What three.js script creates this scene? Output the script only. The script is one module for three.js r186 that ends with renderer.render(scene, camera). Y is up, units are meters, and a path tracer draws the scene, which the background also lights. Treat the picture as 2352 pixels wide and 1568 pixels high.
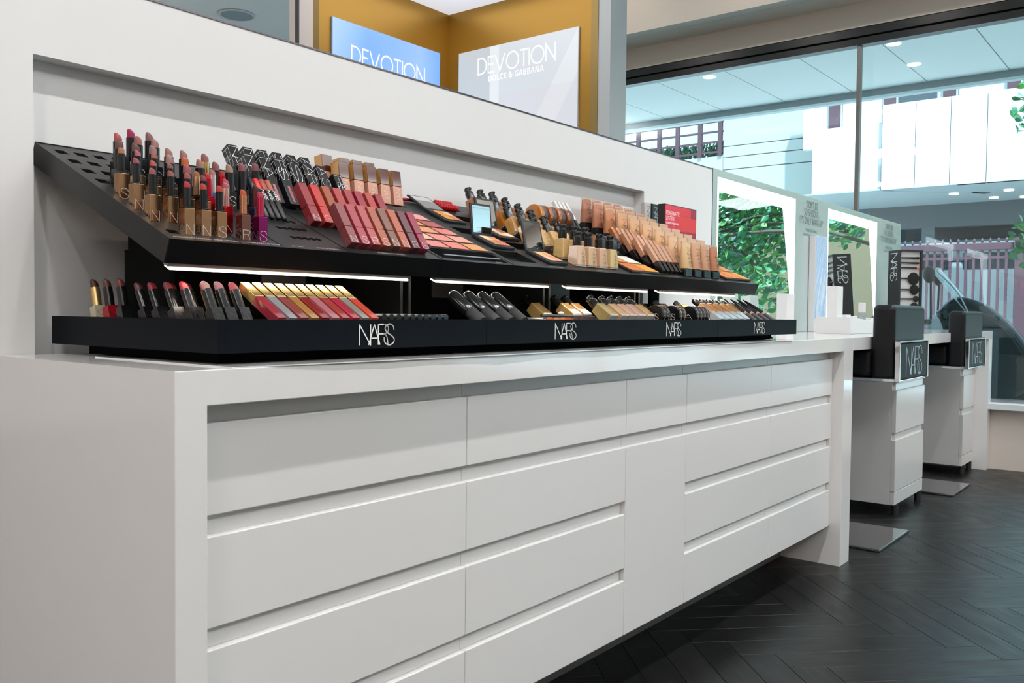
import * as THREE from 'three';
import { RoundedBoxGeometry } from 'three/addons/geometries/RoundedBoxGeometry.js';
import { mergeGeometries } from 'three/addons/utils/BufferGeometryUtils.js';
import { MarchingCubes } from 'three/addons/objects/MarchingCubes.js';
import { FontLoader } from 'three/addons/loaders/FontLoader.js';
import { RectAreaLightUniformsLib } from 'three/addons/lights/RectAreaLightUniformsLib.js';

// ---------- camera, sky, sun, large lights, exposure ----------
const scene = new THREE.Scene();
const renderer = new THREE.WebGLRenderer({ antialias: true });
renderer.toneMapping = THREE.LinearToneMapping;
renderer.toneMappingExposure = 1.0;
renderer.shadowMap.enabled = true;
RectAreaLightUniformsLib.init();

const camera = new THREE.PerspectiveCamera(2 * Math.atan(784 / 2044.48) * 180 / Math.PI, 1.5, 0.05, 200);
{
  const yaw = 0.903042, pitch = -0.032369, roll = 0.010064;
  const f = new THREE.Vector3(Math.cos(pitch) * Math.sin(yaw), Math.sin(pitch), -Math.cos(pitch) * Math.cos(yaw));
  const r = new THREE.Vector3(Math.cos(yaw), 0, Math.sin(yaw)), u = r.clone().cross(f);
  const r2 = r.clone().multiplyScalar(Math.cos(roll)).addScaledVector(u, Math.sin(roll));
  const u2 = u.clone().multiplyScalar(Math.cos(roll)).addScaledVector(r, -Math.sin(roll));
  camera.position.set(-0.66649, 0.96752, 1.11);
  camera.quaternion.setFromRotationMatrix(new THREE.Matrix4().makeBasis(r2, u2, f.clone().negate()));
}
scene.add(camera);

scene.background = new THREE.Color().setRGB(0.60, 0.87, 1.0);      // bright hazy sky
scene.backgroundIntensity = 2.3;
const sun = new THREE.DirectionalLight(new THREE.Color().setRGB(0.85, 0.955, 1.0), 11.5);
sun.position.set(2.5, 16, 4); sun.target.position.set(9.5, 0, -1); sun.castShadow = true; sun.shadow.radius = 2;
Object.assign(sun.shadow.camera, { left: -16, right: 16, top: 16, bottom: -16, near: 1, far: 50 }); sun.shadow.mapSize.set(2048, 2048);
sun.name = 'sun'; scene.add(sun, sun.target);
const CEIL = 3.45;
const DOWNLIGHT = { x: [-1.35, -0.4, 0.55, 1.5, 2.45, 3.4, 4.35, 5.0], z: 0.88, power: 3.9 };
const WASHERS = { x: 4.72, z: [-2.5, -1.55, -0.6, 0.35], power: 0.6 };
const PANELS = { spots: [[-2.6, 2.2], [-0.9, 3.3], [0.9, 3.3], [2.7, 3.3], [4.3, 3.3], [-2.6, 0.0], [-2.4, -3.4], [0.3, -2.2], [1.9, -5.2]], w: 1.2, d: 0.6, drop: 0.32, power: 10.2, up: 6.6 };

// ---------- helpers ----------
let seed = 20240117;
const rnd = () => { seed |= 0; seed = seed + 0x6D2B79F5 | 0; let t = Math.imul(seed ^ seed >>> 15, 1 | seed); t = t + Math.imul(t ^ t >>> 7, 61 | t) ^ t; return ((t ^ t >>> 14) >>> 0) / 4294967296; };
const rr = (a, b) => a + (b - a) * rnd();
const taken = {};
const numbered = (n) => { const k = taken[n] = (taken[n] ?? -1) + 1; return k ? n + '_' + String(k).padStart(3, '0') : n; };
const ORD = ['first', 'second', 'third', 'fourth', 'fifth', 'sixth', 'seventh', 'eighth', 'ninth', 'tenth', 'eleventh', 'twelfth'];
const mats = new Map();
function M(c, rough = 0.5, metal = 0, extra = {}) {
  const key = JSON.stringify([c, rough, metal, Object.entries(extra).map(([k, v]) => [k, v?.uuid ?? v])]);
  if (!mats.has(key)) {
    const phys = ['clearcoat', 'transmission', 'sheen', 'ior', 'specularIntensity'].some((k) => k in extra);
    const { emissiveRGB, ...rest } = extra;
    const m = new (phys ? THREE.MeshPhysicalMaterial : THREE.MeshStandardMaterial)({ roughness: rough, metalness: metal, ...rest });
    m.color = Array.isArray(c) ? new THREE.Color().setRGB(...c) : new THREE.Color(c);
    if (emissiveRGB) m.emissive = new THREE.Color().setRGB(...emissiveRGB);
    mats.set(key, m);
  }
  return mats.get(key);
}
function prep(g) { const o = g.index ? g.toNonIndexed() : g; for (const k of Object.keys(o.attributes)) if (!['position', 'normal', 'uv'].includes(k)) o.deleteAttribute(k); return o; }
const merge = (list) => list.length === 1 ? list[0] : mergeGeometries(list.map(prep));
const bx = (x0, x1, y0, y1, z0, z1) => new THREE.BoxGeometry(x1 - x0, y1 - y0, z1 - z0).translate((x0 + x1) / 2, (y0 + y1) / 2, (z0 + z1) / 2);
const rb = (x0, x1, y0, y1, z0, z1, r = 0.002, seg = 1) => new RoundedBoxGeometry(x1 - x0, y1 - y0, z1 - z0, seg, Math.min(r, (x1 - x0) / 2.01, (y1 - y0) / 2.01, (z1 - z0) / 2.01)).translate((x0 + x1) / 2, (y0 + y1) / 2, (z0 + z1) / 2);
const cyl = (r0, r1, y0, y1, n = 20) => new THREE.CylinderGeometry(r1, r0, y1 - y0, n).translate(0, (y0 + y1) / 2, 0);
const lathe = (pts, n = 20) => new THREE.LatheGeometry(pts.map((p) => new THREE.Vector2(p[0], p[1])), n);
function tube(pts, r, seg = 24, n = 8, closed = false) { return new THREE.TubeGeometry(new THREE.CatmullRomCurve3(pts.map((p) => new THREE.Vector3(...p)), closed), seg, r, n, closed); }
function bar(a, b, r, n = 8) { const A = new THREE.Vector3(...a), B = new THREE.Vector3(...b), d = B.clone().sub(A); const g = new THREE.CylinderGeometry(r, r, d.length(), n); g.applyQuaternion(new THREE.Quaternion().setFromUnitVectors(new THREE.Vector3(0, 1, 0), d.normalize())); return g.translate((A.x + B.x) / 2, (A.y + B.y) / 2, (A.z + B.z) / 2); }
function mesh(name, geo, mat, parent) { const o = new THREE.Mesh(Array.isArray(geo) ? merge(geo) : geo, mat); o.name = name; o.castShadow = o.receiveShadow = true; if (parent) parent.add(o); return o; }
function thing(name, label, category, pos = [0, 0, 0], group) {
  const o = new THREE.Group(); o.name = numbered(name); o.position.set(...pos); o.userData = { label, category }; if (group) o.userData.group = group; scene.add(o); return o;
}
function struct(name, geo, mat, label) { const o = mesh(name, geo, mat, scene); o.userData = { kind: 'structure', label: label ?? name.replace(/_/g, ' '), category: name.split('_')[0] }; return o; }
function structGroup(name, label) { const o = new THREE.Group(); o.name = name; o.userData = { kind: 'structure', label, category: name.split('_')[0] }; scene.add(o); return o; }
function copy(src, label, pos, group) { const r = src.clone(); r.name = numbered(src.name.replace(/_\d+$/, '')); r.userData = { ...src.userData, label }; if (group) r.userData.group = group; if (pos) r.position.set(...pos); scene.add(r); return r; }
function canvasTex(w, h, draw) { const c = document.createElement('canvas'); c.width = w; c.height = h; draw(c.getContext('2d'), w, h); const t = new THREE.CanvasTexture(c); t.colorSpace = THREE.SRGBColorSpace; return t; }
function dataTex(w, h, fn, srgb, rep) {
  const d = new Uint8Array(w * h * 4);
  for (let y = 0; y < h; y++) for (let x = 0; x < w; x++) { const v = fn(x / w, y / h, x, y), k = (y * w + x) * 4; for (let i = 0; i < 3; i++) d[k + i] = Math.max(0, Math.min(255, Array.isArray(v) ? v[i] : v)); d[k + 3] = 255; }
  const t = new THREE.DataTexture(d, w, h); t.wrapS = t.wrapT = THREE.RepeatWrapping; t.magFilter = THREE.LinearFilter; t.minFilter = THREE.LinearFilter; if (srgb) t.colorSpace = THREE.SRGBColorSpace; if (rep) t.repeat.set(...rep); t.needsUpdate = true; return t;
}
// periodic value noise
function noiseFn(n) { const g = Array.from({ length: n * n }, () => rnd()); return (u, v) => { const x = ((u % 1) + 1) % 1 * n, y = ((v % 1) + 1) % 1 * n, i = Math.floor(x), j = Math.floor(y), a = x - i, b = y - j, s = a * a * (3 - 2 * a), t = b * b * (3 - 2 * b), q = (p, r) => g[(r % n) * n + p % n]; return (q(i, j) * (1 - s) + q(i + 1, j) * s) * (1 - t) + (q(i, j + 1) * (1 - s) + q(i + 1, j + 1) * s) * t; }; }
const N8 = noiseFn(8), N32 = noiseFn(32), N128 = noiseFn(128);

// stroke lettering (flat ribbons), unit box; used for the shop's overlapping wordmark
function ribbon(pts, w, z = 0) {
  const pos = [], P = pts.map((p) => new THREE.Vector2(...p));
  for (let i = 0; i < P.length - 1; i++) {
    const d = P[i + 1].clone().sub(P[i]); const l = d.length(); if (l < 1e-6) continue; d.divideScalar(l);
    const e = w * 0.35, a = P[i].clone().addScaledVector(d, i ? -e : 0), b = P[i + 1].clone().addScaledVector(d, i < P.length - 2 ? e : 0), n = new THREE.Vector2(-d.y, d.x).multiplyScalar(w / 2);
    const q = [[a.x - n.x, a.y - n.y], [b.x - n.x, b.y - n.y], [b.x + n.x, b.y + n.y], [a.x + n.x, a.y + n.y]];
    for (const k of [0, 1, 2, 0, 2, 3]) pos.push(q[k][0], q[k][1], z);
  }
  const g = new THREE.BufferGeometry(); g.setAttribute('position', new THREE.Float32BufferAttribute(pos, 3)); g.computeVertexNormals();
  g.setAttribute('uv', new THREE.Float32BufferAttribute(new Float32Array(pos.length / 3 * 2), 2)); return g;
}
const curve = (pts, n = 14) => new THREE.SplineCurve(pts.map((p) => new THREE.Vector2(...p))).getPoints(n).map((p) => [p.x, p.y]);
const STROKES = {
  N: [[[0, 0], [0, 1], [0.31, 0], [0.31, 1]]],
  A: [[[0.255, 0], [0.415, 1], [0.575, 0]], [[0.33, 0.33], [0.50, 0.33]]],
  R: [[[0.525, 0], [0.525, 1], [0.69, 1], ...curve([[0.70, 1], [0.79, 0.93], [0.815, 0.77], [0.78, 0.6], [0.69, 0.53]], 10), [0.525, 0.53]], curve([[0.66, 0.53], [0.74, 0.47], [0.785, 0.28], [0.80, 0]], 8)],
  S: [curve([[0.975, 0.72], [0.955, 0.9], [0.87, 1.02], [0.765, 0.965], [0.715, 0.8], [0.775, 0.6], [0.9, 0.45], [0.985, 0.28], [0.965, 0.1], [0.86, -0.02], [0.75, 0.03], [0.695, 0.18], [0.69, 0.36]], 24)],
};
// width and height in metres, centred, facing +z
const logoCache = new Map();
function wordmark(w, h, sw, letters = 'NARS', depth = 0.0004) {
  const key = [w, h, sw, letters, depth].join();
  if (!logoCache.has(key)) {
    const list = [];
    let x0 = 9, x1 = -9; for (const c of letters) for (const s of STROKES[c]) for (const q of s) { x0 = Math.min(x0, q[0]); x1 = Math.max(x1, q[0]); }
    for (const c of letters) for (const s of STROKES[c]) list.push(ribbon(s.map(([x, y]) => [((x - x0) / (x1 - x0) - 0.5) * w, (y - 0.5) * h]), sw, depth + list.length * 0.00007));
    logoCache.set(key, merge(list));
  }
  return logoCache.get(key);
}
const font = await new FontLoader().loadAsync('fonts/droid/droid_sans_regular.typeface.json');
function words(text, size) { const g = new THREE.ShapeGeometry(font.generateShapes(text, size), 2); g.computeBoundingBox(); return g.translate(-(g.boundingBox.max.x + g.boundingBox.min.x) / 2, 0, 0); }
// ---------- materials of the place ----------
const fineGrain = dataTex(256, 256, (u, v) => 128 + (N128(u * 1, v * 1) - 0.5) * 60 + (N32(u, v) - 0.5) * 30, false);
const WHITE = M([0.80, 0.79, 0.78], 0.28, 0, { clearcoat: 0.25, clearcoatRoughness: 0.15 });        // white lacquer
const WALLW = M([0.80, 0.79, 0.785], 0.42);                       // satin white laminate
const SOLID = M([0.82, 0.81, 0.80], 0.12, 0, { clearcoat: 0.3, clearcoatRoughness: 0.05 });        // polished solid surface worktop
const PAINT = M([0.74, 0.68, 0.63], 0.7);                         // warm off-white paint
const BLACKG = M([0.006, 0.0065, 0.008], 0.28);                   // black gloss acrylic
const BLACKS = M([0.022, 0.022, 0.024], 0.42);                    // black satin
const CHROME = M([0.78, 0.78, 0.80], 0.08, 1);
const STEEL = M([0.42, 0.43, 0.45], 0.3, 1);
const PRINTW = M([0.85, 0.85, 0.84], 0.5);

// ---------- floor: black herringbone planks ----------
{
  const grain = dataTex(256, 256, (u, v) => { const s = N128(u * 0.15, v) * 0.5 + N32(u * 0.3, v * 1) * 0.35 + N8(u, v) * 0.15; return 40 + s * 160; }, false);
  const rough = dataTex(256, 256, (u, v) => { const s = N128(u * 0.12, v) * 0.5 + N32(u * 0.5, v) * 0.5; return 72 + s * 44; }, false);
  const tones = [0.0045, 0.006, 0.0075, 0.0055].map((t, i) => { const g = grain.clone(), r = rough.clone(); g.needsUpdate = r.needsUpdate = true; for (const q of [g, r]) { q.repeat.set(0.8, 0.8); q.offset.set(i * 0.27, i * 0.41); } return M([t, t, t * 1.03], 1, 0, { roughnessMap: r, bumpMap: g, bumpScale: 0.00035, specularIntensity: 1.0 }); });
  const fl = structGroup('floor', 'black stained herringbone plank floor');
  mesh('subfloor', bx(-4.1, 5.7, -0.12, -0.006, -6.3, 4.7), M([0.01, 0.01, 0.01], 0.9), fl);
  const W = 0.105, n = 6, L = n * W, g = 0.0012;
  const geos = [0, 1].map((dir) => { const q = dir ? rb(g / 2, W - g / 2, -0.006, 0, g / 2, L - g / 2, 0.0012) : rb(g / 2, L - g / 2, -0.006, 0, g / 2, W - g / 2, 0.0012); const p = q.attributes.position, uv = q.attributes.uv; for (let i = 0; i < p.count; i++) uv.setXY(i, dir ? p.getZ(i) : p.getX(i), dir ? p.getX(i) : p.getZ(i)); return prep(q.rotateY(-Math.PI / 4)); });
  const c = Math.SQRT1_2, cells = [];
  for (let m = -16; m <= 16; m++) for (let k = -110; k <= 110; k++) for (const dir of [0, 1]) {
    const a = (dir ? k + m * n + n : k + m * n) * W, b = (dir ? k - m * n + 1 - n : k - m * n) * W;
    const x = (a - b) * c, z = (a + b) * c, mx = x + (dir ? -0.2 : 0.2), mz = z + 0.22;
    if (mx < -3.9 || mx > 5.55 || mz < -6 || mz > 4.4) continue;
    const inView = mx > 0.7 && mz > -0.45 && mz < 1.5 && mz < 1.45 - 0.12 * mx + 0.25;
    cells.push({ x, z, dir, mx, mz, d: inView ? Math.hypot(mx + 0.67, mz - 1.1) : 50 + Math.hypot(mx, mz) });
  }
  cells.sort((p, q) => p.d - q.d);
  const rest = [];
  cells.forEach((q, i) => {
    if (i < 290) { const o = mesh('plank', geos[q.dir], tones[Math.floor(rnd() * 4)], fl); o.position.set(q.x, 0, q.z); }
    else rest.push(geos[q.dir].clone().translate(q.x, 0, q.z));
  });
  const o = mesh('plank_field', merge(rest), tones[1], fl); o.userData.kind = 'stuff';
}
// ---------- shell ----------
struct('ceiling', bx(-4.1, 5.35, CEIL, CEIL + 0.15, -6.3, 4.7), M([0.82, 0.83, 0.84], 0.8), 'pale grey shop ceiling');
struct('wall_left', bx(-4.2, -4.1, -0.12, CEIL + 0.15, -6.3, 4.7), M([0.78, 0.66, 0.59], 0.7), 'warm white wall at the far end of the shop');
struct('wall_front', bx(-4.2, 5.8, -0.12, CEIL + 0.15, 4.7, 4.8), M([0.34, 0.30, 0.27], 0.7), 'taupe wall across the shop from the counter');
struct('wall_back', bx(-4.2, 5.8, -0.12, CEIL + 0.15, -6.4, -6.3), PAINT, 'warm white wall at the back of the shop');
struct('wall_right', [bx(5.70, 5.86, -0.12, 0.385, -6.3, 4.7), bx(5.70, 5.86, 2.96, 3.14, -6.3, 4.7)], M([0.78, 0.70, 0.63], 0.6), 'cream wall below and above the shop window');
struct('trim_1', [bx(5.452, 5.86, 3.132, 3.20, -6.3, 4.7), bx(5.35, 5.45, 3.132, CEIL + 0.15, -6.3, 4.7)], M([0.76, 0.68, 0.61], 0.6), 'stepped beige bulkhead above the shop window');
// window: sill, dark head, mullions, panes
{
  const w = structGroup('window_1', 'large frameless shop window with steel mullions');
  mesh('window_sill', rb(5.62, 5.88, 0.385, 0.425, -6.3, 4.7, 0.004), M([0.80, 0.84, 0.86], 0.35), w);
  mesh('window_channel', bx(5.72, 5.79, 0.425, 0.445, -6.3, 4.7), STEEL, w);
  mesh('window_head', [bx(5.70, 5.80, 2.905, 2.965, -6.3, 4.7), bx(5.72, 5.80, 2.85, 2.898, -6.3, 4.7), bx(5.78, 5.80, 2.89, 2.91, -6.3, 4.7)], M([0.012, 0.013, 0.015], 0.35), w);
  const glass = M([0.85, 0.955, 0.985], 0.0, 0, { transmission: 1, thickness: 0, ior: 1.5 });
  const zs = [-6.3, -3.8, -0.885, 2.0, 4.7];
  for (let i = 0; i < 4; i++) mesh('pane', bx(5.752, 5.760, 0.43, 2.88, zs[i] + 0.004, zs[i + 1] - 0.004), glass, w);
  for (let i = 1; i < 4; i++) {
    const m = mesh('mullion', rb(5.735, 5.775, 0.43, 2.90, zs[i] - 0.014, zs[i] + 0.014, 0.002), M([0.30, 0.28, 0.27], 0.42, 0.8), w);
    if (i === 2) for (let y = 0.6; y < 2.85; y += 0.26) mesh('screw', new THREE.CylinderGeometry(0.003, 0.003, 0.002, 8).rotateZ(Math.PI / 2).translate(5.7345, y, zs[i]), M([0.1, 0.1, 0.1], 0.4, 0.8), m);
  }
}
// ---------- lamps ----------
for (const x of DOWNLIGHT.x) {
  const k = DOWNLIGHT.x.indexOf(x);
  const d = thing('ceiling_downlight', `round recessed ceiling spotlight, ${ORD[k]} along the counter`, 'spotlight', [x, CEIL, DOWNLIGHT.z], 'recessed ceiling spotlights along the counter');
  mesh('trim_ring', lathe([[0.045, -0.001], [0.06, -0.001], [0.062, -0.006], [0.045, -0.008], [0.043, -0.001]], 28), M([0.8, 0.8, 0.8], 0.4), d);
  mesh('lamp_lens', cyl(0.043, 0.043, -0.005, -0.002, 24), M([0.9, 0.9, 0.9], 0.5, 0, { emissiveRGB: [6, 5.7, 5.3] }), d);
  const s = new THREE.SpotLight(new THREE.Color().setRGB(1, 0.992, 0.98), DOWNLIGHT.power, 0, 1.15, 0.6, 2); s.position.set(0, -0.03, 0); s.target.position.set(0, -3, -0.35); s.castShadow = true; s.shadow.radius = 1.5; d.add(s, s.target);
}
WASHERS.z.forEach((z, k) => {
  const d = thing('wall_washer_light', `small round ceiling spotlight washing the window bulkhead, ${ORD[k]} of four`, 'spotlight', [WASHERS.x, CEIL, z], 'ceiling spotlights facing the window bulkhead');
  mesh('trim_ring', lathe([[0.03, -0.001], [0.042, -0.001], [0.043, -0.005], [0.03, -0.006], [0.029, -0.001]], 24), M([0.8, 0.8, 0.8], 0.4), d);
  mesh('lamp_lens', cyl(0.029, 0.029, -0.004, -0.0015, 20), M([0.9, 0.9, 0.9], 0.5, 0, { emissiveRGB: [4, 3.7, 3.3] }), d);
  const s = new THREE.SpotLight(new THREE.Color().setRGB(1, 0.95, 0.88), WASHERS.power, 0, 1.05, 0.7, 2); s.position.set(0, -0.03, 0); s.target.position.set(0.9, -0.5, 0); s.castShadow = true; d.add(s, s.target);
});
for (const [x, z] of PANELS.spots) {
  const k = PANELS.spots.findIndex((q) => q[0] === x && q[1] === z);
  const d = thing('ceiling_light_panel', `flat white hanging light panel, ${ORD[k]} of the shop floor panels`, 'ceiling light', [x, CEIL - PANELS.drop, z], 'flat ceiling light panels');
  mesh('frame', rb(-PANELS.w / 2 - 0.02, PANELS.w / 2 + 0.02, -0.03, -0.001, -PANELS.d / 2 - 0.02, PANELS.d / 2 + 0.02, 0.004), M([0.8, 0.8, 0.8], 0.5), d);
  mesh('lamp_diffuser', bx(-PANELS.w / 2, PANELS.w / 2, -0.034, -0.03, -PANELS.d / 2, PANELS.d / 2), M([0.9, 0.9, 0.9], 0.6, 0, { emissiveRGB: [1.6, 1.52, 1.42] }), d);
  const a = new THREE.RectAreaLight(new THREE.Color().setRGB(1, 0.993, 0.982), PANELS.power, PANELS.w, PANELS.d); a.position.set(0, -0.045, 0); a.rotation.x = -Math.PI / 2; d.add(a);
  mesh('lamp_uplight', bx(-PANELS.w / 2, PANELS.w / 2, 0, 0.003, -PANELS.d / 2, PANELS.d / 2), M([0.9, 0.9, 0.9], 0.6, 0, { emissiveRGB: [1.6, 1.52, 1.42] }), d);
  const b = new THREE.RectAreaLight(new THREE.Color().setRGB(1, 0.993, 0.982), PANELS.up, PANELS.w, PANELS.d); b.position.set(0, 0.012, 0); b.rotation.x = Math.PI / 2; d.add(b);
  mesh('hanger', [bar([-0.5, 0.003, 0], [-0.5, PANELS.drop - 0.001, 0], 0.002, 6), bar([0.5, 0.003, 0], [0.5, PANELS.drop - 0.001, 0], 0.002, 6)], STEEL, d);
}
{ // round speaker on the ceiling behind the partition
  const d = thing('ceiling_speaker', 'round grey grille set in the ceiling above the white partition', 'speaker', [3.83, CEIL, -5.42]);
  mesh('rim', lathe([[0.13, -0.001], [0.15, -0.002], [0.15, -0.008], [0.13, -0.012], [0.13, -0.001]], 36), M([0.62, 0.66, 0.68], 0.5), d);
  mesh('grille', cyl(0.13, 0.13, -0.008, -0.002, 36), M([0.30, 0.36, 0.40], 0.7), d);
}
// ---------- white partition with the long display niche ----------
{
  const zf = -0.57, zn = -0.613, zb = -0.76, Y = 0.883;
  const w = structGroup('wall_center', 'white half-height partition with a long shallow niche');
  mesh('wall_face', [bx(0, 0.065, 0, 1.58, zb, zf), bx(0.065, 2.25, 1.424, 1.58, zb, zf), bx(2.25, 2.818, 0, 1.58, zb, zf), bx(0.065, 2.25, 0, 1.424, zb, zn)], WALLW, w);
  mesh('top_cap', bx(-0.002, 2.82, 1.58, 1.5835, zb, zf + 0.002), M([0.10, 0.09, 0.10], 0.25, 0.6), w);
  mesh('edge_strip', rb(-0.012, 0, 0.883, 1.58, zb, zf + 0.003, 0.002), CHROME, w);
}
// frosted glass partition carrying the two lit mirrors
{
  const g = structGroup('wall_glass', 'pale green frosted glass partition behind the make-up counter');
  const pale = M([0.46, 0.55, 0.54], 0.22, 0, { clearcoat: 0.6, clearcoatRoughness: 0.08 });
  const zf = -0.57, zb = -0.70, m = [[2.872, 3.772], [4.257, 5.157]];
  const sheets = [[2.824, 2.872], [3.772, 4.257], [5.157, 5.70]];
  for (const [a, b] of sheets) mesh('glass_sheet', rb(a + 0.001, b - 0.001, 0.883, 1.588, zb, zf, 0.002), pale, g);
  for (const [a, b] of m) mesh('glass_header', rb(a, b, 1.556, 1.588, zb, zf, 0.002), pale, g);
  mesh('back_sheet', bx(2.824, 5.70, 0, 1.585, zb - 0.03, zb), M([0.62, 0.66, 0.66], 0.4), g);
  mesh('edge_line', bx(2.819, 2.823, 0.883, 1.586, zb, zf + 0.001), M([0.05, 0.05, 0.05], 0.4), g);
  const ink = M([0.16, 0.20, 0.20], 0.6);
  for (const [cx, k] of [[4.00, 0], [5.42, 1]]) {
    const t = [["\u2018DON\u2019T BE", 0.036, 1.530], ['SO SERIOUS.', 0.036, 1.487], ['IT\u2019S ONLY MAKE-UP\u2019', 0.036, 1.444], ['FRAN\u00c7OIS NARS,', 0.016, 1.405], ['Founder & Creative Director', 0.0135, 1.383]];
    mesh('lettering', merge(t.map(([s, h, y]) => { const q = words(s, h); return q.scale(h > 0.02 ? 0.78 : 1, 1, 1).translate(cx, y, zf + 0.0012); })), ink, g);
  }
  m.forEach(([a, b], i) => {
    const t = thing('vanity_mirror', i ? 'second lit mirror, reflecting the mannequin and the brush stand' : 'first lit mirror beside the white partition, reflecting green foliage', 'mirror', [a, 0.885, 0], 'lit make-up mirrors');
    const W = b - a, top = 0.671, mt = 0.630, glow = M([0.9, 0.92, 0.92], 0.6, 0, { emissiveRGB: [2.3, 2.45, 2.5] });
    // slightly tilted mirror: foot flush, head set back
    const mir = mesh('mirror_glass', bx(0.022, W - 0.006, 0, mt, -0.004, 0), M([0.90, 0.97, 0.95], 0.0, 1), t); mir.position.set(0, 0, zf - 0.002); mir.rotation.x = i ? -0.036 : -0.050;
    mesh('light_frame', [bx(0, W, mt + 0.003, top, zf - 0.06, zf - 0.002), bx(0, 0.02, 0, top, zf - 0.06, zf - 0.004), bx(W - 0.005, W, 0, top, zf - 0.06, zf - 0.001)], glow, t);
    mesh('housing', bx(0, W, 0, top, zf - 0.10, zf - 0.062), M([0.7, 0.7, 0.7], 0.6), t);
    const l = new THREE.RectAreaLight(new THREE.Color().setRGB(0.93, 0.98, 1), 1.2, W, 0.04); l.position.set(W / 2, 0.652, zf + 0.006); l.rotation.y = Math.PI; t.add(l);
  });
}
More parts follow.
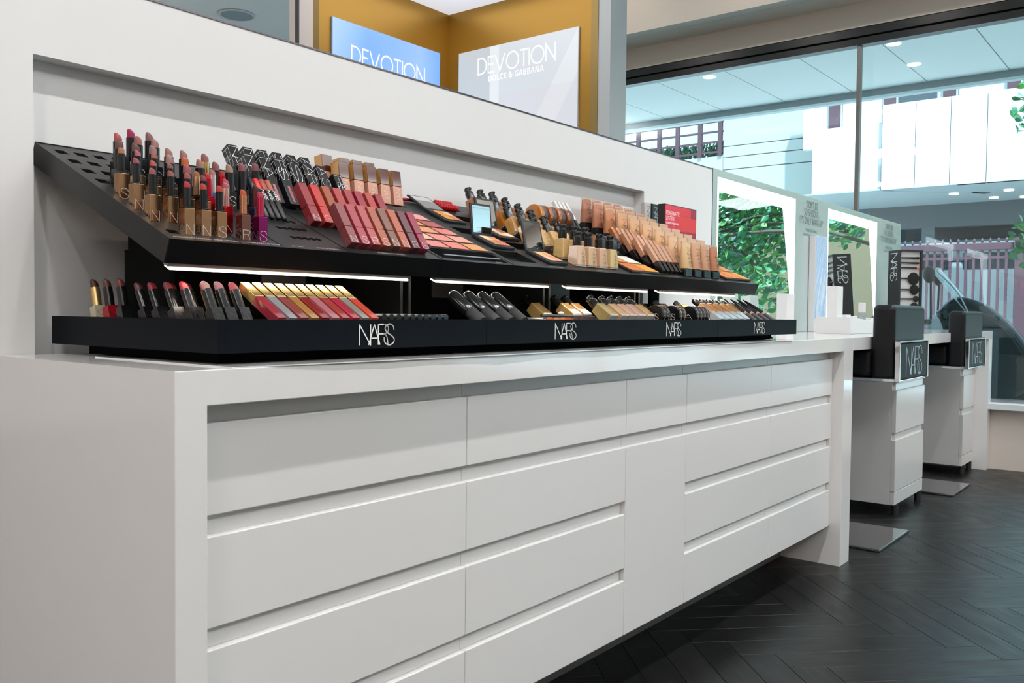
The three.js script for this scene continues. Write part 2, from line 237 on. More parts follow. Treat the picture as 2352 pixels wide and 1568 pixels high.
// ---------- gold booth behind the partition ----------
{
  const X = 3.448, Z = -2.658, y1 = 2.80;
  const gold = M([0.40, 0.215, 0.028], 0.36, 0.5);
  const b = structGroup('wall_booth', 'gold lined booth with white luminous ceiling');
  mesh('gold_panel', bx(2.40, X, 0, y1, Z - 0.05, Z), gold, b);
  mesh('gold_panel', bx(X, X + 0.05, 0, y1, Z, -1.60), gold, b);
  mesh('jamb', bx(2.345, 2.40, 0, 3.1, Z - 0.05, Z + 0.04), M([0.20, 0.12, 0.03], 0.4, 0.5), b);
  mesh('jamb', bx(X - 0.01, X + 0.10, 0, CEIL, -1.60, -1.555), M([0.30, 0.20, 0.06], 0.4, 0.5), b);
  mesh('pilaster', bx(2.256, 2.345, 0, CEIL, Z - 0.02, Z + 0.06), M([0.62, 0.54, 0.50], 0.6), b);
  mesh('pilaster', bx(X - 0.005, X + 0.16, 0, CEIL, -1.555, -1.478), M([0.52, 0.55, 0.55], 0.5), b);
  mesh('pilaster_edge', bx(2.246, 2.2555, 0, CEIL, Z + 0.04, Z + 0.062), M([0.03, 0.03, 0.03], 0.4), b);
  const c = thing('booth_ceiling_light', 'white luminous ceiling of the gold booth', 'ceiling light', [0, 0, 0]);
  mesh('lamp_sheet', bx(2.0, X + 0.05, y1, y1 + 0.05, Z - 0.05, -1.2), M([0.9, 0.9, 0.92], 0.6, 0, { emissiveRGB: [0.55, 0.57, 0.62] }), c);
  const al = new THREE.RectAreaLight(new THREE.Color().setRGB(1, 0.97, 0.93), 1.4, 1.2, 1.2); al.position.set(2.75, y1 - 0.01, -1.95); al.rotation.x = -Math.PI / 2; c.add(al);
  const screenTex = (blue) => canvasTex(1024, 1024, (g, w, h) => {
    if (blue) { const k = g.createLinearGradient(0, 0, w, 0); k.addColorStop(0, '#a9cdfb'); k.addColorStop(0.3, '#7fb4f6'); k.addColorStop(0.8, '#9cc4fb'); k.addColorStop(1, '#79aef4'); g.fillStyle = k; g.fillRect(0, 0, w, h); }
    else {
      g.fillStyle = '#d9dfe4'; g.fillRect(0, 0, w, h); g.fillStyle = '#c9d0d5'; g.fillRect(0, 0, w * 0.28, h); g.fillStyle = '#e9eef0'; g.fillRect(w * 0.28, 0, w * 0.08, h);
      g.fillStyle = 'rgba(245,248,250,0.35)'; g.beginPath(); g.moveTo(w, 0); g.lineTo(w, h * 0.25); g.lineTo(w * 0.5, h); g.lineTo(w * 0.3, h); g.fill(); g.fillStyle = 'rgba(226,210,218,0.25)'; g.fillRect(w * 0.36, h * 0.3, w * 0.64, h * 0.5);
      g.strokeStyle = '#5a5048'; g.lineWidth = 3; for (const bx0 of [0.62, 0.78]) for (let i = 0; i < 5; i++) { g.beginPath(); g.moveTo(w * (bx0 + i * 0.008), h * 0.70); g.lineTo(w * (bx0 + i * 0.014 - 0.01), h * (0.66 - (i % 3) * 0.012)); g.stroke(); }
    }
    g.fillStyle = '#ffffff'; g.textAlign = 'center'; g.textBaseline = 'alphabetic'; g.font = '150px sans-serif';
    g.strokeStyle = '#ffffff'; g.lineWidth = 11; g.lineCap = 'round'; g.lineJoin = 'miter';
    const LW = { D: 0.74, E: 0.46, V: 0.80, O: 1.02, T: 0.56, I: 0.0, N: 0.74 }, gap = 0.17, T = 'DEVOTION', tot = [...T].reduce((q, c) => q + LW[c] + gap, -gap), H = 98, S = w * (blue ? 0.68 : 0.647) / tot, by = h * (blue ? 0.222 : 0.156);
    let cx = w * 0.5 - tot * S / 2;
    for (const c of T) { const L = LW[c] * S, P = (...q) => { g.beginPath(); q.forEach(([x, y], i) => (i ? g.lineTo(cx + x * L, by - y * H) : g.moveTo(cx + x * L, by - y * H))); g.stroke(); };
      if (c === 'D') { g.beginPath(); g.moveTo(cx, by); g.lineTo(cx, by - H); g.lineTo(cx + L * 0.35, by - H); g.bezierCurveTo(cx + L * 1.2, by - H, cx + L * 1.2, by, cx + L * 0.35, by); g.closePath(); g.stroke(); }
      if (c === 'E') { P([1, 1], [0, 1], [0, 0], [1, 0]); P([0, 0.52], [0.92, 0.52]); }
      if (c === 'V') P([0, 1], [0.5, 0], [1, 1]);
      if (c === 'O') { g.beginPath(); g.ellipse(cx + L / 2, by - H / 2, L / 2, H / 2 + 2, 0, 0, Math.PI * 2); g.stroke(); }
      if (c === 'T') { P([0, 1], [1, 1]); P([0.5, 1], [0.5, 0]); }
      if (c === 'I') { g.beginPath(); g.moveTo(cx, by); g.lineTo(cx, by - H); g.stroke(); }
      if (c === 'N') P([0, 0], [0, 1], [1, 0], [1, 1]);
      cx += L + gap * S; }
    g.font = 'bold 70px sans-serif'; g.save(); g.translate(w * 0.5, h * (blue ? 0.277 : 0.211)); g.scale(w * 0.47 / g.measureText('DOLCE & GABBANA').width, 0.75); g.fillText('DOLCE & GABBANA', 0, 0); g.restore();
  });
  const mk = (blue) => { const t = screenTex(blue); return M([0.02, 0.02, 0.02], 0.25, 0, { emissiveMap: t, emissiveRGB: blue ? [1.05, 1.06, 1.08] : [0.98, 0.99, 1.0] }); };
  const s1 = thing('display_screen', 'glowing blue screen reading DEVOTION on the left gold wall', 'screen', [2.937, 2.06, Z]);
  mesh('screen_casing', bx(-0.423, 0.423, -0.485, 0.485, 0.001, 0.012), M([0.35, 0.5, 0.75], 0.4), s1);
  mesh('screen_face', new THREE.PlaneGeometry(0.842, 0.966).translate(0, 0, 0.0128), mk(true), s1);
  const s2 = thing('display_screen', 'glowing white screen reading DEVOTION on the right gold wall', 'screen', [X, 2.06, -2.121]); s2.rotation.y = -Math.PI / 2;
  mesh('screen_casing', bx(-0.441, 0.441, -0.485, 0.485, 0.001, 0.012), M([0.6, 0.62, 0.65], 0.4), s2);
  mesh('screen_face', new THREE.PlaneGeometry(0.878, 0.966).translate(0, 0, 0.0128), mk(false), s2);
}
// ---------- long white counter ----------
const YC = 0.883, ZD = -0.04;
{
  const c = thing('counter_worktop', 'long polished white worktop running down over both ends of the drawer counter', 'counter');
  const us = new THREE.Shape(); us.moveTo(0, 0); [[0.05, 0], [0.05, 0.832], [2.80, 0.832], [2.80, 0], [2.905, 0], [2.905, YC], [0, YC]].forEach((q) => us.lineTo(...q)); us.closePath();
  mesh('worktop', new THREE.ExtrudeGeometry(us, { depth: 0.566, bevelEnabled: true, bevelThickness: 0.0012, bevelSize: 0.0012, bevelOffset: -0.0012, bevelSegments: 2 }).translate(0, 0, -0.5672), SOLID, c);
  const seams = [0.052, 0.652, 1.258, 1.583, 2.184, 2.782];
  const rows = [[0.6645, 0.8015], [0.4965, 0.6335], [0.3265, 0.4645], [0.155, 0.2955]];
  const kinds = ['four-drawer white cabinet at the near end of the counter', 'four-drawer white cabinet next to the plain tall door', 'narrow white cabinet with one drawer above a plain tall door', 'four-drawer white cabinet between the tall door and the last cabinet', 'four-drawer white cabinet at the window end of the counter'];
  kinds.forEach((label, i) => {
    const a = seams[i], b = seams[i + 1], u = thing(i === 2 ? 'door_cabinet' : 'drawer_cabinet', label, 'cabinet', [a, 0, 0], i === 2 ? undefined : 'four-drawer cabinets under the counter'), w = b - a;
    const bodyX = i === 1 ? w - 0.008 : w;
    mesh('body', [rb(0.0004, bodyX - 0.0004, 0.158, 0.829, -0.55, ZD - 0.020, 0.001)], WHITE, u);
    const rail = (y0, y1) => rb(0.0005, w - 0.0005, y0, y1, ZD - 0.022, ZD - 0.0145, 0.001);
    const front = (y0, y1) => mesh('drawer_front', rb(0.0008, w - 0.0008, y0, y1, ZD - 0.02, ZD, 0.0022, 2), WHITE, u);
    mesh('grip_rail', rail(0.80, 0.83), WHITE, u); front(...rows[0]); mesh('grip_rail', rail(0.633, 0.665), WHITE, u);
    if (i === 2) mesh('door', rb(0.0008, w - 0.0008, rows[3][0], rows[1][1], ZD - 0.02, ZD, 0.0022, 2), WHITE, u);
    else for (let k = 1; k < 4; k++) { front(...rows[k]); if (k < 3) mesh('grip_rail', rail(rows[k + 1][1] - 0.0005, rows[k][0] + 0.0005), WHITE, u); }
  });
  const p = mesh('baseboard_counter', [bx(0.05, 2.80, 0, 0.158, -0.26, -0.235)], M([0.22, 0.20, 0.20], 0.5), scene); p.userData = { kind: 'structure', label: 'recessed grey plinth under the drawer cabinets', category: 'baseboard' };
  mesh('filler_strip', bx(2.7825, 2.7995, 0.158, 0.829, -0.55, ZD - 0.004), WHITE, c);
}
// thin clear protective sheets on the worktop; their warped front edges overhang a little
{
  const ends = [0.09, 0.671, 1.159, 1.65, 2.256];
  const names = ['nearest the left end of the worktop', 'second from the left end of the worktop', 'third from the left end of the worktop', 'at the window end of the drawer counter'];
  for (let i = 0; i < 4; i++) {
    const a = ends[i] + 0.0008, b = ends[i + 1] - 0.0008, n = 40, sh = new THREE.Shape();
    sh.moveTo(a, -0.40); sh.lineTo(b, -0.40);
    for (let k = n; k >= 0; k--) { const x = a + (b - a) * k / n, t = k / n; const o = 0.0046 + 0.0013 * Math.sin(t * 7 + i * 1.7) + 0.0010 * Math.sin(t * 3.1 + i) - (i === 0 ? Math.max(0, 0.55 - t) * 0.012 : 0); sh.lineTo(x, Math.max(o, -0.003)); }
    const g = new THREE.ExtrudeGeometry(sh, { depth: 0.0018, bevelEnabled: false }).rotateX(Math.PI / 2).translate(0, YC + 0.0019, 0);
    const t = thing('counter_sheet', `thin white protective sheet under the black display, ${names[i]}`, 'counter sheet', [0, 0, 0], 'protective sheets on the worktop');
    mesh('sheet', g, M([0.80, 0.80, 0.80], 0.10, 0, { clearcoat: 0.5, clearcoatRoughness: 0.04 }), t);
  }
}
// ---------- four black display stands: stepped tray below, sloping shelf above ----------
const SA = Math.atan2(0.196, 0.4505), SL = 0.4912, S0 = [1.076, -0.1545];
const slabP = (x, s, h = 0) => [x, S0[0] + s * Math.sin(SA) + h * Math.cos(SA), S0[1] - s * Math.cos(SA) + h * Math.sin(SA)];
const TZ = -0.05, TY0 = 0.902, TY1 = 0.953, DECK = 0.936;
const caption = (t, size = 0.0052) => words(t, size);
{
  const shelfX = [0.0844, 0.699, 1.2145, 1.678, 2.336], trayX = [0.10, 0.72, 1.285, 1.79, 2.4275], led = [[0.095, 0.627], [0.703, 1.113], [1.185, 1.599], [1.664, 2.197]], logoX = [0.419, 1.001, 1.517, 2.101];
  const panels = [[[0.172, 0.46], [0.585, 0.70]], [[0.72, 0.97], [1.103, 1.21]], [[1.225, 1.43], [1.599, 1.67]], [[1.68, 1.926], [2.082, 2.14]]];
  const labels = ['black tiered make-up display stand at the near end, holding lipsticks', 'black tiered make-up display stand holding blushes and open compacts', 'black tiered make-up display stand holding foundation bottles and concealers', 'black tiered make-up display stand at the window end, holding foundation tubes'];
  const shelfMat = M([0.019, 0.0185, 0.0185], 0.40, 0, { specularIntensity: 0.6 }), edge = M([0.007, 0.007, 0.0075], 0.34, 0, { specularIntensity: 0.4 });
  const captions = [[['AFTERGLOW SENSUAL SHINE LIPSTICK', 0.155, 0.058], ['AFTERGLOW LIP BALM', 0.262, 0.035], ['LIP TINT', 0.335, 0.02], ['LIPSTICK PENCILS', 0.405, 0.03], ['POWERMATTE LIPSTICK', 0.565, 0.04]], [['BLUSH', 0.90, 0.012], ['QUAD EYESHADOW', 1.12, 0.03]], [['FOUNDATION', 1.33, 0.04], ['EYESHADOW PALETTE', 1.57, 0.045]], [['CREAMY CONCEALER', 1.73, 0.035], ['TINTED MOISTURIZER', 1.95, 0.045]]];
  // openings cut in the shelf plates, given as [x0, x1, s0, s1]
  const cut = [[], [], [], []];
  for (let r = 0; r < 4; r++) for (let k = 0; k < 4; k++) if (!(r === 3 && k > 0) && !(r === 2 && k > 2)) cut[0].push([0.102 + k * 0.036, 0.122 + k * 0.036, 0.4355 - r * 0.055, 0.4585 - r * 0.055]);
  cut[0].push([0.0995, 0.1185, 0.0265, 0.0435]);
  cut[1].push([0.715, 0.937, 0.012, 0.064], [0.80, 0.935, 0.332, 0.372], [0.965, 1.07, 0.03, 0.10], [1.10, 1.19, 0.125, 0.178], [0.985, 1.07, 0.215, 0.262], [1.10, 1.19, 0.33, 0.375], [1.09, 1.20, 0.425, 0.462]);
  cut[3].push([2.08, 2.12, 0.40, 0.44]);
  labels.forEach((label, i) => {
    const d = thing('display_stand', label, 'display stand', [0, 0, 0], 'black make-up display stands along the counter');
    const a = shelfX[i] + (i ? 0.0006 : 0), b = shelfX[i + 1] - (i < 3 ? 0.0006 : 0), ta = trayX[i] + (i ? 0.0005 : 0), tb = trayX[i + 1] - (i < 3 ? 0.0005 : 0);
    // shelf
    const place = (o) => { o.position.set(0, S0[0], S0[1]); o.rotation.x = -0; return o; };
    const T = 0.0393, tp = 0.012, sh = new THREE.Shape(); sh.moveTo(a, 0); sh.lineTo(b, 0); sh.lineTo(b, SL); sh.lineTo(a, SL); sh.closePath();
    const pencil = (x, s, n, p, r) => { const q = new THREE.Path(); q.moveTo(x - r, s); for (let k = 0; k < n; k++) q.absarc(x + k * p, s, r, Math.PI, 0, true); q.lineTo(x + (n - 1) * p + r, s - 0.002); for (let k = n - 1; k >= 0; k--) q.absarc(x + k * p, s - 0.004, r * 0.8, 0, Math.PI, true); q.closePath(); sh.holes.push(q); };
    for (const [x0, x1, s0, s1] of cut[i]) { const q = new THREE.Path(); q.moveTo(x0, s0); q.lineTo(x0, s1); q.lineTo(x1, s1); q.lineTo(x1, s0); q.closePath(); sh.holes.push(q); }
    if (i === 0) { pencil(0.365, 0.113, 5, 0.0145, 0.0063); pencil(0.362, 0.062, 5, 0.0145, 0.0063); pencil(0.414, 0.158, 2, 0.0145, 0.0063); }
    const plate = new THREE.ExtrudeGeometry(sh, { depth: tp, bevelEnabled: false, curveSegments: 6 });
    const tilt = (g) => g.rotateX(-Math.PI / 2 + SA).translate(0, S0[0], S0[1]);
    tilt(plate.translate(0, 0, -tp));
    const shelf = mesh('shelf', plate, shelfMat, d);
    mesh('shelf_body', tilt(bx(a + 0.0003, b - 0.0003, 0.0003, SL, -T, -tp - 0.0002)), edge, shelf);
    mesh('shelf_edge', tilt(bx(a, b, -0.0022, -0.0002, -T, 0.0008)), edge, shelf);
    if (i === 0) mesh('shelf_lip', [tilt(bx(a - 0.002, a, -0.002, SL, -T, 0.0014)), tilt(bx(a, b, SL, SL + 0.002, -T, 0.0014))], shelfMat, shelf);
    for (const [x, s] of ({ 0: [[0.2155], [0.299], [0.4518]], 1: [[0.705], [0.945]], 2: [[1.475], [1.655]], 3: [[1.79], [2.075]] })[i]) mesh('divider', tilt(bx(x - 0.0006, x + 0.0006, 0.003, SL - 0.03, 0.0001, 0.0009)), M([0.004, 0.004, 0.004], 0.5), shelf);
    for (const [t, x, w] of captions[i]) mesh('caption', tilt(caption(t, 0.0050).translate(x, 0.008, 0.0006)), PRINTW, shelf);
    // light bar under the shelf front
    const [l0, l1] = led[i];
    const lb = mesh('light_bar', tilt(rb(l0, l1, 0.006, 0.022, -T - 0.010, -T - 0.0005, 0.002)), M([0.35, 0.35, 0.36], 0.35, 0.6), d);
    mesh('led_strip', tilt(bx(l0 + 0.004, l1 - 0.002, 0.0045, 0.021, -T - 0.0135, -T - 0.0101)), M([0.9, 0.9, 0.85], 0.5, 0, { emissiveRGB: [5.5, 4.9, 4.0] }), lb);
    const al = new THREE.RectAreaLight(new THREE.Color().setRGB(1, 0.90, 0.74), 10, l1 - l0 - 0.01, 0.014); const lp = slabP((l0 + l1) / 2, 0.0125, -T - 0.0160); al.position.set(...lp); al.rotation.x = -Math.PI / 2 - 0.28; d.add(al);
    // uprights
    for (const [p0, p1] of panels[i]) mesh('back_panel', bx(p0, p1, 0.94, 1.075, -0.452, -0.44), M([0.004, 0.004, 0.004], 0.8, 0, { specularIntensity: 0.2 }), d);
    mesh('back_rail', bx(i ? a : 0.182, i < 3 ? b : 2.20, DECK + 0.001, 1.004, -0.465, -0.4525), M([0.004, 0.004, 0.004], 0.8, 0, { specularIntensity: 0.2 }), d);
    for (const px of [a + 0.012, b - 0.012]) if (!(i === 0 && px < 0.2) && !(i === 3 && px > 2.2)) mesh('bracket', bx(px - 0.004, px + 0.004, 0.94, 1.05, -0.44, -0.26), BLACKS, d);
    if (i === 0) mesh('bracket', bx(0.172, 0.18, 0.94, 1.13, -0.44, -0.30), M([0.004, 0.004, 0.004], 0.8, 0, { specularIntensity: 0.2 }), d);
    // tray
    const tr = mesh('tray', [bx(ta, tb, TY0, DECK, TZ - 0.53, TZ - 0.006), bx(ta, tb, TY0, TY1, TZ - 0.006, TZ), ...(i === 0 ? [bx(ta, ta + 0.006, DECK, TY1, TZ - 0.53, TZ - 0.006)] : []), ...(i === 3 ? [bx(tb - 0.006, tb, DECK, TY1, TZ - 0.2, TZ - 0.006)] : [])], M([0.005, 0.0065, 0.009], 0.50, 0, { specularIntensity: 0.15 }), d);
    mesh('wordmark', wordmark(0.083, 0.036, 0.0023).clone().translate(logoX[i], 0.9265, TZ + 0.0004), M([0.86, 0.85, 0.80], 0.4), tr);
    mesh('tray_foot', bx(ta + (i ? 0 : 0.03), i === 3 ? 2.30 : tb, YC + 0.002, TY0, -0.50, TZ - 0.045), M([0.004, 0.004, 0.005], 0.75, 0, { specularIntensity: 0.1 }), tr);
    if (i === 3) mesh('levelling_foot', lathe([[0, 0], [0.010, 0], [0.010, 0.004], [0.004, 0.008], [0.004, 0.017], [0, 0.017]], 16).translate(2.34, YC + 0.0021, TZ - 0.06), CHROME, tr);
  });
}
// ---------- products on the sloping shelf ----------
const D2R = Math.PI / 180;
function onShelf(o, x, s, lean = 0, h = 0) { o.position.set(...slabP(x, s, h)); o.rotation.x = -lean * D2R; return o; }
const hex = (r, g, b) => '#' + [r, g, b].map((v) => Math.round(v).toString(16).padStart(2, '0')).join('');
function bulletGeo(r, h, slope) { const g = lathe([[r, 0], [r, h * 0.55], [r * 0.93, h * 0.75], [r * 0.72, h * 0.9], [r * 0.38, h * 0.98], [0, h]], 18), p = g.attributes.position; for (let i = 0; i < p.count; i++) { const y = p.getY(i); p.setY(i, y + Math.max(0, y / h - 0.1) * slope * p.getX(i) * 1.0 - 0); } g.computeVertexNormals(); return g; }
const BL_SLIM = bulletGeo(0.0052, 0.0088, -0.75), BL_FULL = bulletGeo(0.0068, 0.0145, -0.8);
const LIPBLACK = M([0.010, 0.010, 0.011], 0.18), GOLDM = M([0.56, 0.34, 0.19], 0.16, 1);
const NMARK = wordmark(0.0130, 0.0165, 0.0006, 'N', 0.0003), SMARK = wordmark(0.0145, 0.017, 0.0006, 'S', 0.0003), RMARK = wordmark(0.0135, 0.016, 0.0006, 'R', 0.0003), AMARK = wordmark(0.016, 0.016, 0.0006, 'A', 0.0003);
const PRINTG = M([0.66, 0.66, 0.65], 0.5), PRINTD = M([0.30, 0.28, 0.27], 0.5);
const MARKS = [NMARK, SMARK, RMARK, AMARK];
const slimBase = rb(-0.009, 0.009, 0, 0.043, -0.009, 0.009, 0.0008), slimCollar = rb(-0.0078, 0.0078, 0.043, 0.0455, -0.0078, 0.0078, 0.0008), slimTube = cyl(0.0062, 0.0062, 0.0455, 0.076, 18);
const fullBase = rb(-0.0098, 0.0098, 0, 0.036, -0.0098, 0.0098, 0.0006), fullTube = cyl(0.0082, 0.0082, 0.036, 0.071, 20);
function lipstick(kind, colour, label, opt = {}) {
  const t = thing('lipstick', label, 'lipstick', [0, 0, 0], opt.group);
  const bm = M('#' + new THREE.Color(colour).multiplyScalar(0.62).getHexString(), 0.42), tubeM = opt.tube ?? LIPBLACK, baseM = opt.base ?? (kind === 'slim' ? GOLDM : LIPBLACK);
  if (kind === 'slim') {
    const b = mesh('base', slimBase, baseM, t); mesh('collar', slimCollar, opt.tube ? baseM : LIPBLACK, t); mesh('inner_tube', slimTube, tubeM, t);
    const bl = mesh('bullet', BL_SLIM, bm, t); bl.position.y = 0.076; bl.rotation.y = opt.turn ?? 0;
    const k = opt.mark ?? 0, f = mesh('letter', MARKS[k], PRINTG, b); f.position.set(0, 0.0095, 0.0091);
    const g = mesh('letter', MARKS[(k + 3) % 4], PRINTD, b); g.rotation.y = -Math.PI / 2; g.position.set(-0.0091, 0.010, 0);
  } else {
    const b = mesh('base', fullBase, baseM, t); mesh('inner_tube', fullTube, tubeM, t); const bl = mesh('bullet', BL_FULL, bm, t); bl.position.y = 0.071; bl.rotation.y = opt.turn ?? 0;
    const f = mesh('letter', MARKS[opt.mark ?? 0], opt.ink ?? PRINTW, b); f.position.set(0, 0.018, 0.0099);
  }
  return t;
}
{
  const G = 'lipstick testers on the near end of the sloping shelf';
  // [x, s, kind, bullet colour, words]
  const rose = '#b5767a', coral = '#e0705c', red = '#d8363c', nude = '#c48d80', brown = '#7f5550', pink = '#d77a86', plum = '#8c4a52';
  const rowsA = [
    ['front row of gold lipsticks', 0.0265, [[0.134, 'slim', red], [0.1635, 'slim', '#dd4640'], [0.193, 'slim', '#dc4a3e']]],
    ['second row from the front', 0.081, [[0.1035, 'slim', '#b96a68'], [0.1355, 'slim', '#b86a62'], [0.1655, 'slim', '#bb6660'], [0.1955, 'slim', '#9a5050']]],
    ['third row from the front', 0.135, [[0.1035, 'slim', '#b46070'], [0.1335, 'slim', coral], [0.1635, 'slim', '#a86a60'], [0.1955, 'full', '#c0646a']]],
    ['fourth row from the front', 0.189, [[0.1045, 'slim', '#d08a66'], [0.1335, 'slim', pink], [0.1635, 'slim', '#d07a64'], [0.1925, 'full', '#c99a98'], [0.222, 'full', '#e8743f'], [0.252, 'full', nude], [0.284, 'full', '#a9686a'], [0.313, 'full', '#c49a88']]],
    ['fifth row from the front', 0.240, [[0.126, 'full', brown], [0.156, 'full', brown], [0.188, 'full', '#b98a8c'], [0.2185, 'full', nude], [0.248, 'full', '#c08a86']]],
    ['back row of the lipstick block', 0.295, [[0.150, 'full', '#d9605c'], [0.188, 'full', '#c07a6e'], [0.221, 'full', '#c4918c']]],
  ];
  let mk = 0;
  for (const [where, s, list] of rowsA) list.forEach(([x, kind, col], k) => {
    const o = lipstick(kind, col, `open lipstick ${kind === 'slim' ? 'on a gold base' : 'in a wide black tube'}, ${ORD[k]} from left, ${where}`, { group: G, mark: kind === 'slim' ? [0, 0, 1, 0][mk++ % 4] : mk % 4, turn: rr(-0.5, 0.5) });
    onShelf(o, x, s + 0.0085); o.position.y -= 0.004;
  });
  onShelf(lipstick('full', '#c01a5c', 'bright pink open lipstick standing highest at the back of the lipstick block', { group: G, mark: 2 }), 0.190, 0.335);
  onShelf(lipstick('full', '#a5706c', 'dusty rose open lipstick beside the highest pink one at the back', { group: G, mark: 1 }), 0.226, 0.335);
  onShelf(lipstick('full', '#b0706c', 'rose lipstick in a shiny gold tube behind the copper tubes', { group: G, tube: M([0.85, 0.62, 0.25], 0.12, 1) }), 0.282, 0.232);
  // tinted balms in coloured metal
  const bm = (r, g, b) => M([r, g, b], 0.18, 0.9);
  const balm = [
    [0.2365, 0.031, '#e8683f', bm(0.78, 0.36, 0.20), bm(0.30, 0.15, 0.12), 'coral balm in a copper tube at the front edge of the shelf', 2],
    [0.2705, 0.031, '#d83a5e', bm(0.78, 0.06, 0.14), bm(0.36, 0.03, 0.20), 'pink balm in a red tube on a magenta base at the front edge', 1],
    [0.2365, 0.086, '#e0607c', bm(0.85, 0.55, 0.50), bm(0.34, 0.10, 0.07), 'pink balm in a pale rose tube behind the coral one', 0],
    [0.2215, 0.062, '#d9767a', bm(0.80, 0.45, 0.42), bm(0.62, 0.02, 0.03), 'rose balm in a pink metal tube on a red base', 0],
    [0.2155, 0.110, '#e02a3a', bm(0.72, 0.02, 0.06), bm(0.55, 0.01, 0.02), 'scarlet balm in a red metal tube behind the gold lipsticks', 0],
    [0.196, 0.112, '#c77a4c', bm(0.80, 0.45, 0.26), bm(0.13, 0.05, 0.035), 'caramel balm in a copper tube on a dark brown base', 2],
    [0.243, 0.140, '#d98a92', bm(0.85, 0.62, 0.62), bm(0.20, 0.15, 0.30), 'pale pink balm in a silvery rose tube on a violet base', 3],
    [0.262, 0.140, '#cc2026', bm(0.70, 0.02, 0.03), bm(0.20, 0.15, 0.30), 'red balm beside the silvery rose tube', 3],
    [0.290, 0.075, '#4a2028', bm(0.18, 0.05, 0.06), bm(0.10, 0.08, 0.14), 'dark plum balm behind the magenta based one', 3],
  ];
  for (const [x, s, col, tubeM, baseM, label, mark] of balm) { const o = onShelf(lipstick('slim', col, label, { group: 'tinted balms in coloured metal tubes', tube: tubeM, base: baseM, mark }), x, s); o.position.y -= 0.004; }
  onShelf(lipstick('full', '#a8606a', 'rose lipstick in a wide black tube beside the lip pencils', { group: G }), 0.345, 0.205);
  onShelf(lipstick('full', '#a1585c', 'muted red lipstick in a wide black tube behind the lip pencils', { group: G, mark: 2 }), 0.388, 0.225);
}
// chunky lip pencils
{
  const cols = ['#171722', '#d8281e', '#a8473f', '#a8563c'], nm = ['dark navy', 'bright red', 'brick red', 'terracotta'];
  cols.forEach((c, k) => {
    const t = thing('lip_pencil', `chunky black lip pencil with ${nm[k]} end, leaning on the shelf`, 'lip pencil', [0, 0, 0], 'chunky lip pencils');
    mesh('barrel', lathe([[0, 0], [0.0052, 0.001], [0.0056, 0.030], [0.0060, 0.031], [0.0060, 0.070], [0, 0.070]], 18), M([0.016, 0.016, 0.016], 0.32), t);
    mesh('cap', lathe([[0, 0.0701], [0.0061, 0.0701], [0.0060, 0.096], [0.0046, 0.098], [0, 0.098]], 18), M(c, 0.3), t);
    const l = mesh('wordmark', wordmark(0.026, 0.009, 0.0010), PRINTW, t); l.rotation.set(0, 0.15, -Math.PI / 2); l.position.set(0.0006, 0.054, 0.0060);
    onShelf(t, 0.366 + k * 0.0135, 0.153, 37, 0.004);
  });
}
// slanted red lipstick cases
{
  const back = ['#a63a40', '#d83c38', '#b5633f', '#c2474a', '#b94450', '#b52f48', '#c84e46', '#a8363f'], front = ['#9c5055', '#bd4a58', '#c85c62', '#c06a4c', '#93695a', '#cb7355', '#70404a', '#a83050'];
  const tone = ['dark red', 'scarlet', 'terracotta', 'coral red', 'rose red', 'crimson', 'warm coral', 'wine red'], tone2 = ['dusty mauve', 'rose pink', 'coral pink', 'amber brown', 'taupe brown', 'peach orange', 'deep plum', 'berry red'];
  const low = rb(-0.010, 0.010, 0, 0.0385, -0.010, 0.010, 0.0007), up = rb(-0.010, 0.010, 0.0392, 0.094, -0.010, 0.010, 0.0007);
  [[back, tone, 0.136, 'back'], [front, tone2, 0.020, 'front']].forEach(([cols, names, s, row], r) => cols.forEach((c, k) => {
    const t = thing('lipstick_case', `${names[k]} square lipstick case leaning back in the ${row} row of eight`, 'lipstick case', [0, 0, 0], 'slanted matte lipstick cases');
    const m = M('#' + new THREE.Color(c).multiply(new THREE.Color().setRGB(0.72, 0.60, 0.60)).getHexString(), 0.40), b = mesh('case_bottom', low, m, t); mesh('case_cap', up, m, t);
    const f = mesh('letter', MARKS[[0, 1, 2, 1, 0, 0, 2, 1][k]], PRINTW, b); f.position.set(0, 0.0085, 0.0101);
    const f2 = mesh('letter', AMARK, PRINTD, b); f2.rotation.y = -Math.PI / 2; f2.position.set(-0.0101, 0.0085, 0);
    onShelf(t, (r ? 0.4745 : 0.472) + k * (r ? 0.0275 : 0.0292), s + 0.006, 33, 0.0055);
  }));
}
